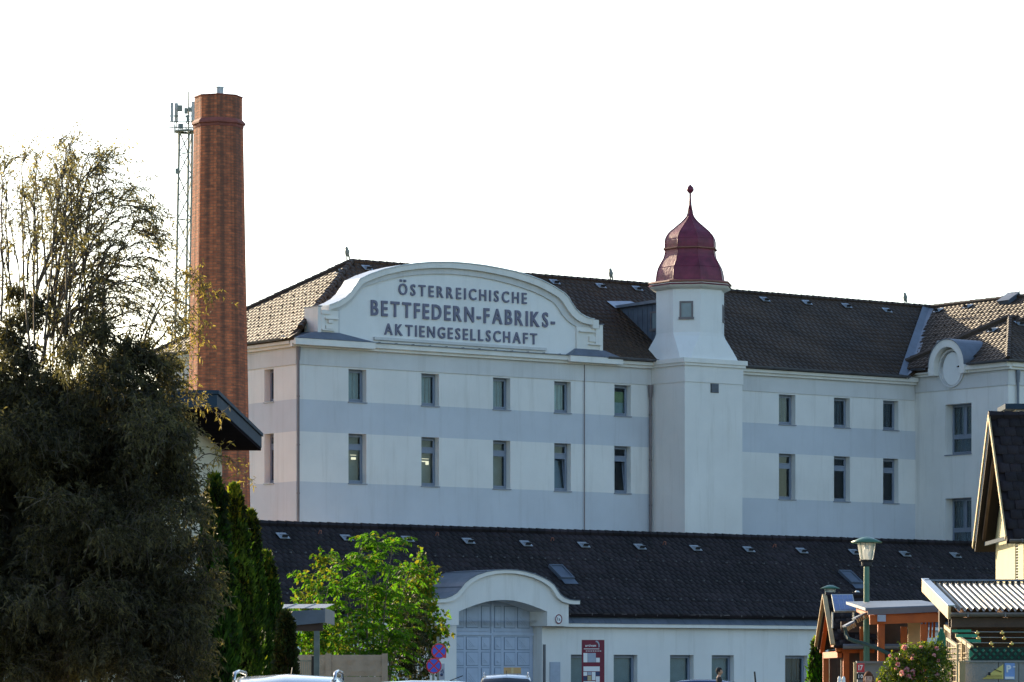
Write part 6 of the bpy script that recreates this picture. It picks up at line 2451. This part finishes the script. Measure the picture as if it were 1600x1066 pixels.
# strings of amber glass balls
strings = [(987.5, [1527, 1566, 1604]), (996, [1529, 1569, 1607]), (1004.5, [1549, 1581, 1612]), (1012, [1527, 1552, 1576, 1604])]
for i, (py, xs2) in enumerate(strings):
    Yb = 68.3
    a = W(1519, py, Yb)
    st = thing("light_string", ("uppermost", "second", "third", "lowest")[i] + " wire with amber glass balls above the green lattice", "string lights", tuple(a), 0, "wires with amber balls")
    sto = tuple(st.location)
    mb = MB()
    mb.tube([a, W(1640, py + .6, Yb)], .006, 4)
    mb.build("wire", STEEL, st, sto)
    for px in xs2:
        mb = MB()
        c = W(px, py + .4, Yb)
        mb.ball((c.x, c.y, c.z - .015), .035, 10, 7, 0, (1.15, 1, .8))
        mb.tube([(c.x, c.y, c.z), (c.x, c.y, c.z + .03)], .012, 5)
        mb.build("glass_ball", GOLD, st, sto, smooth=True)


# posters on the wall: a yellow one cut as a triangle and a blue parking one
def poster(name, label, pts, m, extra=None):
    P = [W(x, y, 67.39) for x, y in pts]
    c = sum(P, Vector()) / len(P)
    t = thing(name, label, "poster", tuple(c))
    o = tuple(c)
    mb = MB()
    mb.prism([(p.x, p.z) for p in P], 67.385, 67.394)
    mb.build("sheet", m, t, o)
    return t, o


t, o = poster("triangle_poster", "yellow triangular poster on the grey terrace wall", [(1535, 1061), (1567.5, 1061), (1567.5, 1038)], YEL)
mb = MB()
a, b = W(1554, 1046, 67.38), W(1565, 1050, 67.38)
mb.bar(a, b, .01, .03, up=(0, 1, 0))
for k in range(3):
    u, v = W(1541 - k * 2, 1055 + k * 2.2, 67.38), W(1566, 1055.2 + k * 2.2, 67.38)
    mb.bar(u, v, .004, .012, up=(0, 1, 0))
u = W(1546, 1053, 67.38)
mb.box(u.x - .02, u.x + .02, 67.378, 67.384, u.z - .03, u.z + .03)
mb.build("print", BLACK, t, o)
t, o = poster("parking_poster", "blue and white parking poster right of the yellow triangle", [(1569.5, 1062), (1585.5, 1062), (1585.5, 1036), (1569.5, 1036)], BLUE_P)
mb = MB()
a = W(1572.5, 1050, 67.38)
text_into(mb, "P", a.x, a.z, .10, .125, 67.376, 67.384, 0, .05)
b = W(1583, 1043, 67.38)
mb.box(b.x, b.x + .04, 67.376, 67.384, b.z, b.z + .02)
u, v = W(1570.5, 1061, 67.38), W(1584.5, 1057.5, 67.38)
mb.box(u.x, v.x, 67.376, 67.384, u.z, v.z)
mb.build("print", WHITE, t, o)

# grey wall behind the rose bush, number board on a post
gw_ = thing("garden_wall", "low grey wall between the lamp post and the rose bush", "wall", (W(1366, 0, 80).x, 76.4, 0))
mb = MB()
a, b = W(1340, 1037, 76.4), W(1400, 1037, 76.4)
mb.box(a.x, b.x, 76.4, 76.55, 0, a.z)
mb.build("wall_body", CONC, gw_, tuple(gw_.location))
mb = MB()
mb.box(a.x - .02, b.x + .02, 76.35, 76.6, a.z + .002, a.z + .05)
mb.build("coping", CONC, gw_, tuple(gw_.location))
nb = thing("number_board", "red and black number boards on a pale wooden post left of the lamp post", "sign", (W(1336, 0, 72).x, 72, 0))
nbo = tuple(nb.location)
mb = MB()
a = W(1336, 1035, 72)
mb.box(a.x - .027, a.x + .027, 71.97, 72.03, 0, a.z)
mb.build("post", WOOD_L, nb, nbo)
for txt, y0, y1, m_ in (("17", 1036.5, 1050.5, RED), ("10", 1052, 1062, BLACK)):
    mb = MB()
    u, v = W(1338.5, y1, 72), W(1350.5, y0, 72)
    mb.box(u.x, v.x, 71.97, 72.0, u.z, v.z, 0)
    text_into(mb, txt, u.x + .03, u.z + (v.z - u.z) * .25, (v.x - u.x) - .06, (v.z - u.z) * .55, 71.955, 71.968, 1, .03)
    mb.build("board", [m_, WHITE], nb, nbo)
for k, px in enumerate((1311.5, 1318)):
    y = 60.0
    bl = thing("white_bollard", ("left" if k == 0 else "right") + " one of two short white rounded posts under the timber hut", "bollard", (W(px, 0, y).x, y, 0), 0, "short white posts")
    zt = CAM_Z - 1 * y / FPX + (0 if k == 0 else .0)
    mb = MB()
    mb.lathe([(.03, 0), (.03, zt - .08), (.028, zt - .03), (.012, zt)], 10)
    mb.build("post", WHITE, bl)

# ================================================================ information board
ib = thing("information_board", "tall dark red information board with white panels before the low wall", "sign", (W(927, 0, 145.5).x, 145.5, 0), rad(6))
bw = .44
bz = CAM_Z + (HY - 1000) * 145.5 / FPX
mb = MB()
mb.box(-bw, bw, 0, .14, 0.1, bz)
mb.box(-bw, bw - .14, -.02, -.002, .2, bz - .03)
mb.build("board", RED_D, ib)
mb = MB()
mb.box(-bw + .05, bw - .05, .02, .12, 0, .1)
mb.build("foot", BLACK, ib)
def zz(y): return CAM_Z + (HY - y) * 145.5 / FPX
pan = [(.0, .26, 1020.5, 1035, WHITE), (.26, .76, 1020.5, 1035, GREYP), (.76, 1, 1028, 1035, WHITE), (0, 1, 1041.5, 1049, WHITE), (0, .24, 1050, 1056, WHITE), (.25, .5, 1050, 1055, GREYP),
       (.51, .74, 1050, 1063, WHITE), (.75, 1, 1050, 1056, NAVYP), (0, .24, 1057, 1063.5, NAVYP), (.25, .49, 1056, 1063.5, TANP), (.75, 1, 1057, 1066, WHITE), (0, .74, 1064.5, 1070, WHITE),
       (0, .49, 1071, 1080, GREYP), (.5, 1, 1071, 1084, WHITE)]
x0, xw_ = -bw + .045, 2 * bw - .14 - .09
for a, b, y0, y1, m_ in pan:
    mb = MB()
    mb.box(x0 + a * xw_ + .005, x0 + b * xw_ - .005, -.035, -.021, zz(y1), zz(y0))
    mb.build("info_panel", m_, ib)
mb = MB()
text_into(mb, "artivum", x0 + .08, zz(1010.5), .42, .09, -.03, -.021, 0, .03)
mb.box(x0 + .02, x0 + xw_ - .02, -.03, -.021, zz(1014.6), zz(1013.6))
for k in range(9):
    mb.box(x0 + .10 + k * .07, x0 + .14 + k * .07, -.03, -.021, zz(1018), zz(1016.8))
mb.build("board_text", WHITE, ib)
mb = MB()
full = [rad(-20 + 5 * k) for k in range(23)]
mb.strip([(x0 + .50 + .14 * math.cos(a), zz(1009) + .2 * math.sin(a)) for a in full], [(x0 + .48 + .12 * math.cos(a), zz(1009.5) + .16 * math.sin(a)) for a in full], -.03, -.021)
mb.build("board_emblem", GREYP, ib)


# ================================================================ no stopping signs
def nostop(px, py, Y, r, label, tail, rz):
    c = W(px, py, Y)
    t = thing("no_stopping_sign", label, "traffic sign", tuple(c), rz, "no stopping signs")
    mb = MB()
    full = [2 * PI * k / 32 for k in range(32)]
    mb.prism([(r * math.cos(a), r * math.sin(a)) for a in full], 0, .012)
    if tail:
        mb.prism([(r * .5, -r * .86), (r * .92, -r * .92), (r * .95, -r * .3)], 0.001, .012)
    mb.build("sign_plate", RED, t)
    ri = r * .84
    mb = MB()
    for q in range(4):
        a0 = q * PI / 2 + PI / 2 - .56 - 0
        pts = []
        for k in range(9):
            a = q * PI / 2 - PI / 4 + PI / 4 + (-.64 + 1.28 * k / 8)
            pts.append((ri * math.cos(a), ri * math.sin(a)))
        inn = .13 * r
        pts.append((inn * math.cos(q * PI / 2), inn * math.sin(q * PI / 2)))
        mb.prism(pts, -.008, -.001)
    mb.build("blue_field", BLUE, t)


nostop(686, 1017.5, 97.0, .20, "upper no stopping sign with a red arrow tail left of the archway", True, rad(8))
nostop(678, 1040.5, 96.0, .20, "lower no stopping sign overlapping the one above it", False, rad(-10))
pp = thing("sign_pole", "thin grey pole carrying the upper no stopping sign", "pole", (W(684.5, 0, 97.1).x, 97.1, 0))
mb = MB()
mb.tube([(0, 0, 0), (0, 0, CAM_Z + (HY - 995) * 97.1 / FPX)], .035, 8)
mb.build("pole", STEEL_D, pp)
pp = thing("sign_pole", "thin grey pole carrying the lower no stopping sign", "pole", (W(677, 0, 96.1).x, 96.1, 0))
mb = MB()
mb.tube([(0, 0, 0), (0, 0, CAM_Z + (HY - 1036) * 96.1 / FPX)], .035, 8)
mb.build("pole", STEEL_D, pp)
c = W(690, 1049, 97.05)
nt_ = thing("tow_away_plate", "small pale plate under the upper no stopping sign", "sign", tuple(c))
mb = MB()
mb.box(-.07, .08, -.01, 0, -.22, .20)
mb.build("sign_plate", GREYP, nt_)
mb = MB()
mb.tube([(-.02, -.02, -.02), (.03, -.02, .05), (.05, -.02, -.05)], .012, 5)
mb.ball((.0, -.02, -.09), .04, 8, 5)
mb.build("pictogram", NAVYP, nt_)
lp = thing("leaning_pole", "short dark leaning pole in front of the low white wall", "pole", (W(1182, 0, 125).x, 125, 0))
mb = MB()
a = W(1179, 1049.5, 125) - Vector(lp.location)
mb.tube([(.08, 0, 0), (a.x, a.y, a.z)], .03, 8)
mb.build("pole", BLACK, lp)


# ================================================================ cars
def loft(mb, secs, mi_fn):
    n = len(secs[0])
    vs_ = [p for s in secs for p in s]
    fs, ms_ = [], []
    b = len(mb.v)
    mb.v += [mb.T(p) for p in vs_]
    for i in range(len(secs) - 1):
        for k in range(n - 1):
            mb.f.append((b + i * n + k, b + i * n + k + 1, b + (i + 1) * n + k + 1, b + (i + 1) * n + k))
            mb.m.append(mi_fn(i, k))
    for e, i in ((0, 0), (1, len(secs) - 1)):
        f = [b + i * n + k for k in range(n)]
        mb.f.append(tuple(f if e else reversed(f)))
        mb.m.append(mi_fn(-1 - e, 0))


def car(label, loc, rz, paint, H=1.53, Wd=1.78, Ln=4.4, rails=True):
    t = thing("parked_car", label, "car", loc, rz, "cars in front of the camera")
    w = Wd / 2
    st = [(-.5, .62, .86), (-.47, .82, .96), (-.30, .90, 1.0), (-.1, .93, 1.0), (.2, .94, 1.0), (.38, .86, .97), (.47, .74, .92), (.5, .58, .84)]
    secs = []
    for f, zb_, k in st:
        y = f * Ln
        secs.append([(-w * k * .9, y, .28), (-w * k, y, .5), (-w * k, y, zb_ * .86), (-w * k * .93, y, zb_), (0, y, zb_ + .03), (w * k * .93, y, zb_), (w * k, y, zb_ * .86), (w * k, y, .5), (w * k * .9, y, .28)])
    mb = MB()
    loft(mb, secs, lambda i, k: 0)
    mb.build("body", paint, t, smooth=True)
    g = [(-.46, .93, .0), (-.36, H - .10, 1), (-.22, H - .01, 1), (-.02, H, 1), (.10, H - .03, 1), (.16, H - .10, 1), (.31, .93, 0)]
    secs = []
    for f, zt, top in g:
        y = f * Ln
        kt = .70 if top else .86
        secs.append([(-w * .88, y, .92), (-w * (.70 if top else .86) - .02, y, zt - .07), (-w * kt * .93, y, zt - .015), (0, y, zt + .02), (w * kt * .93, y, zt - .015), (w * (.70 if top else .86) + .02, y, zt - .07), (w * .88, y, .92)])
    mb = MB()
    loft(mb, secs, lambda i, k: 1 if (k in (0, 5) and 0 < i < 5) or i in (0, 5) else 0)
    mb.build("cabin", [paint, CARGL], t, smooth=True)
    for sx in (-1, 1):
        if rails:
            mb = MB()
            x = sx * w * .66
            mb.tube([(x, -.33 * Ln, H - .07), (x, -.31 * Ln, H + .035), (x, -.05 * Ln, H + .055), (x, .10 * Ln, H + .03), (x, .125 * Ln, H - .06)], .022, 6)
            mb.build("roof_rail", CHROME, t, smooth=True)
        mb = MB()
        mb.ball((sx * (w + .08), .17 * Ln, 1.0), .11, 10, 6, 0, (1, .6, .75))
        mb.build("mirror", paint, t, smooth=True)
        for f in (-.31, .31):
            mb = MB()
            y = f * Ln
            mb.tube([(sx * (w - .2), y, .32), (sx * (w - .0), y, .32)], .32, 20)
            wh_ = mb.build("wheel", RUBBER, t)
            mb = MB()
            mb.tube([(sx * (w - .02), y, .32), (sx * (w + .012), y, .32)], .20, 12)
            mb.build("rim", CHROME, wh_)
        mb = MB()
        mb.box(sx * w * .80 - .12, sx * w * .80 + .10, -.492 * Ln, -.47 * Ln, .68, .86)
        mb.build("tail_lamp", TAIL, t)
        mb = MB()
        mb.box(sx * w * .72 - .16, sx * w * .72 + .14, .468 * Ln, .488 * Ln, .58, .70)
        mb.build("headlight", LGLASS, t)
    mb = MB()
    mb.tube([(0, -.18 * Ln, H), (0, -.24 * Ln, H + .10)], .008, 5)
    mb.build("aerial", BLACK, t)
    return t


car("pale silver car with roof rails at the bottom left below the thujas", (W(441, 0, 45).x, 46, 0), rad(180), CARW, 1.50, 1.86, 4.5)
car("white car with roof rails and a tan box in front of the blue gate", (W(791, 0, 100).x, 101, .0), rad(0), CARB, 1.53, 1.80, 4.4)
car("dark grey car whose roof just shows below the beige fence", (W(632, 0, 66).x, 67, 0), rad(100), CARG, 1.40, 1.76, 4.3, False)
car("navy blue car whose roof shows beside the walking man", (W(1084, 0, 128).x, 128, 0), rad(80), CARN, 1.36, 1.72, 4.0, False)
bx = thing("tan_box", "tan box lying on the roof of the white car before the gate", "box", (W(800.5, 0, 101.6).x, 101.6, 1.555))
mb = MB()
mb.box(-.235, .235, -.2, .2, 0, .17)
mb.build("box_body", CARTON, bx)
mb = MB()
mb.box(-.03, .03, -.204, .204, .002, .174)
mb.build("tape", TANP, bx)


# ================================================================ people
def person(label, loc, rz, H, shirt, trousers, hair, long_hair, stride=.0, armswing=.25):
    t = thing("person", label, "person", loc, rz)
    k = H / 1.75
    J = {"pel": (0, 0, .95), "wai": (0, .01, 1.10), "che": (0, 0, 1.30), "nek": (0, .01, 1.46), "hea": (0, -.02, 1.55)}
    Rr = {"pel": (.16, .12), "wai": (.14, .10), "che": (.17, .11), "nek": (.058, .058), "hea": (.06, .065)}
    E = [("pel", "wai"), ("wai", "che"), ("che", "nek"), ("nek", "hea")]
    for s, sx in (("l", -1), ("r", 1)):
        sw = armswing * sx
        st = -stride * sx
        J["sh" + s] = (sx * .185, 0, 1.40); Rr["sh" + s] = (.06, .06)
        J["el" + s] = (sx * .225, sw * .35, 1.12); Rr["el" + s] = (.042, .042)
        J["wr" + s] = (sx * .225, sw * .9 - .06, .88); Rr["wr" + s] = (.028, .028)
        J["pa" + s] = (sx * .222, sw * 1.1 - .08, .80); Rr["pa" + s] = (.035, .020)
        E += [("che", "sh" + s), ("sh" + s, "el" + s), ("el" + s, "wr" + s), ("wr" + s, "pa" + s)]
        for fi in range(4):
            nm = "f%d%s" % (fi, s)
            J[nm] = (sx * (.222), sw * 1.1 - .11 + fi * .022, .735 + (.012 if fi in (0, 3) else 0)); Rr[nm] = (.0095, .0095)
            J[nm + "t"] = (sx * (.214), sw * 1.1 - .118 + fi * .022, .690 + (.014 if fi in (0, 3) else 0)); Rr[nm + "t"] = (.008, .008)
            E += [("pa" + s, nm), (nm, nm + "t")]
        J["th" + s] = (sx * .20, sw * 1.1 - .135, .79); Rr["th" + s] = (.011, .011)
        J["tt" + s] = (sx * .195, sw * 1.1 - .15, .75); Rr["tt" + s] = (.009, .009)
        E += [("wr" + s, "th" + s), ("th" + s, "tt" + s)]
        J["hi" + s] = (sx * .09, 0, .90); Rr["hi" + s] = (.09, .095)
        J["kn" + s] = (sx * .095, st * .5 - .02, .50); Rr["kn" + s] = (.06, .06)
        J["an" + s] = (sx * .10, st, .09); Rr["an" + s] = (.042, .045)
        J["to" + s] = (sx * .11, st - .17, .035); Rr["to" + s] = (.04, .03)
        E += [("pel", "hi" + s), ("hi" + s, "kn" + s), ("kn" + s, "an" + s), ("an" + s, "to" + s)]
    names = list(J)
    me = bpy.data.meshes.new("body")
    me.from_pydata([tuple(c * k for c in J[n_]) for n_ in names], [(names.index(a), names.index(b)) for a, b in E], [])
    o = bpy.data.objects.new("body", me)
    COL.objects.link(o)
    sb = bmesh.new()
    sb.from_mesh(me)
    sl = sb.verts.layers.skin.verify()
    sb.verts.ensure_lookup_table()
    for i, n_ in enumerate(names):
        sb.verts[i][sl].radius = (Rr[n_][0] * k, Rr[n_][1] * k)
        sb.verts[i][sl].use_root = n_ == "pel"
    sb.to_mesh(me)
    sb.free()
    md = o.modifiers.new("skin", 'SKIN')
    md.use_smooth_shade = True
    s2 = o.modifiers.new("sub", 'SUBSURF')
    s2.levels = s2.render_levels = 1
    dg = bpy.context.evaluated_depsgraph_get()
    dg.update()
    m2 = bpy.data.meshes.new_from_object(o.evaluated_get(dg))
    bpy.data.objects.remove(o)
    # head with brow, nose, lips, chin and ears grown on the neck
    bm = bmesh.new()
    bm.from_mesh(m2)
    hb = MB()
    hb.ball((0, 0, 0), 1.0, 28, 22)
    vv = []
    for x, y, z in hb.v:
        X, Y_, Z = x * .076, y * .098, z * .118
        if Z < 0:
            X *= 1 + Z * 2.2; Y_ = Y_ * (1 + Z * 1.3) - (.012 if y < 0 else 0) * min(1, -Z / .08)
        if y < -.5:
            a = abs(x)
            Y_ -= .026 * math.exp(-((z + .14) / .16) ** 2 - (a / .20) ** 2)
            Y_ -= .006 * math.exp(-((z + .52) / .09) ** 2 - (a / .35) ** 2)
            Y_ += .010 * math.exp(-((z - .06) / .10) ** 2 - ((a - .40) / .16) ** 2)
            Y_ -= .010 * math.exp(-((z + .86) / .14) ** 2 - (a / .3) ** 2)
        vv.append((X * k, (Y_ - .015) * k, (Z + 1.635) * k))
    bv = [bm.verts.new(v) for v in vv]
    for f in hb.f:
        try: fc = bm.faces.new([bv[i] for i in dict.fromkeys(f)]); fc.smooth = True
        except Exception: pass
    for sx in (-1, 1):
        eb = MB()
        eb.ball((sx * .078 * k, .0, 1.625 * k), .033 * k, 8, 6, 0, (.35, .7, 1))
        ev = [bm.verts.new(v) for v in eb.v]
        for f in eb.f:
            try: fc = bm.faces.new([ev[i] for i in f]); fc.smooth = True
            except Exception: pass
    for f in bm.faces:
        c = f.calc_center_median() / k
        arm = abs(c.x) > .205
        if c.z > (1.455 if abs(c.x) < .075 else 1.50): f.material_index = 0
        elif arm and c.z < 1.18: f.material_index = 0
        elif c.z > .96 or (arm and c.z > 1.18): f.material_index = 1
        elif c.z < .085: f.material_index = 3
        elif abs(c.x) > .19 and c.z > .6: f.material_index = 0
        else: f.material_index = 2
    for mm in (SKIN, shirt, trousers, BLACK): m2.materials.append(mm)
    bm.to_mesh(m2)
    bm.free()
    link("body", m2, t)
    hbm = MB()
    hbm.ball((0, 0, 0), 1.0, 26, 18)
    keep = []
    rgh = random.Random(int(H * 100))
    hv = []
    for x, y, z in hbm.v:
        j = 1 + rgh.uniform(-.03, .05)
        hv.append((x * .089 * j * k, (y * .110 * j - .002) * k, (z * .125 * j + 1.65) * k))
    hf = []
    for f in hbm.f:
        c = sum((Vector(hbm.v[i]) for i in f), Vector()) / len(f)
        if c.z > (.30 if c.y < -.35 else (-.15 if not long_hair else -.8)) or (c.y > .25 and c.z > -.75):
            hf.append(f)
    h2 = MB()
    h2.add(hv, hf)
    if long_hair:
        for a in range(-60, 61, 12):
            x0 = math.sin(rad(a)) * .085
            for yy in (.03, .07):
                h2.tube([(x0 * k, (yy) * k, 1.68 * k), (x0 * 1.12 * k, (yy + .03) * k, 1.58 * k), (x0 * 1.1 * k, (yy + .02) * k, 1.48 * k)], [.02 * k, .022 * k, .006 * k], 6)
    h2.build("hair", hair, t, smooth=True, fixn=False)
    em = MB()
    for sx in (-1, 1):
        em.ball((sx * .031 * k, -.098 * k, 1.643 * k), .010 * k, 8, 6, 0, (1.3, .7, .8))
        em.bar((sx * .018 * k, -.106 * k, 1.664 * k), (sx * .048 * k, -.098 * k, 1.664 * k), .006 * k, .008 * k, mi=1)
    em.bar((-.022 * k, -.108 * k, 1.572 * k), (.022 * k, -.108 * k, 1.572 * k), .006 * k, .010 * k, mi=2)
    em.build("face_features", [EYE, hair, LIP], t)
    return t


person("dark-haired man in a dark shirt walking past the low building's window", (W(1123.5, 0, 122).x, 122, 0), rad(78), 1.75, CLOTH_B, CLOTH_J, HAIR_D, False, .28)
person("auburn-haired woman at the foot of the green lamp post", (W(1357, 0, 58).x, 58, 0), rad(-8), 1.545, CLOTH_W, CLOTH_J, HAIR_R, True, .08, .1)
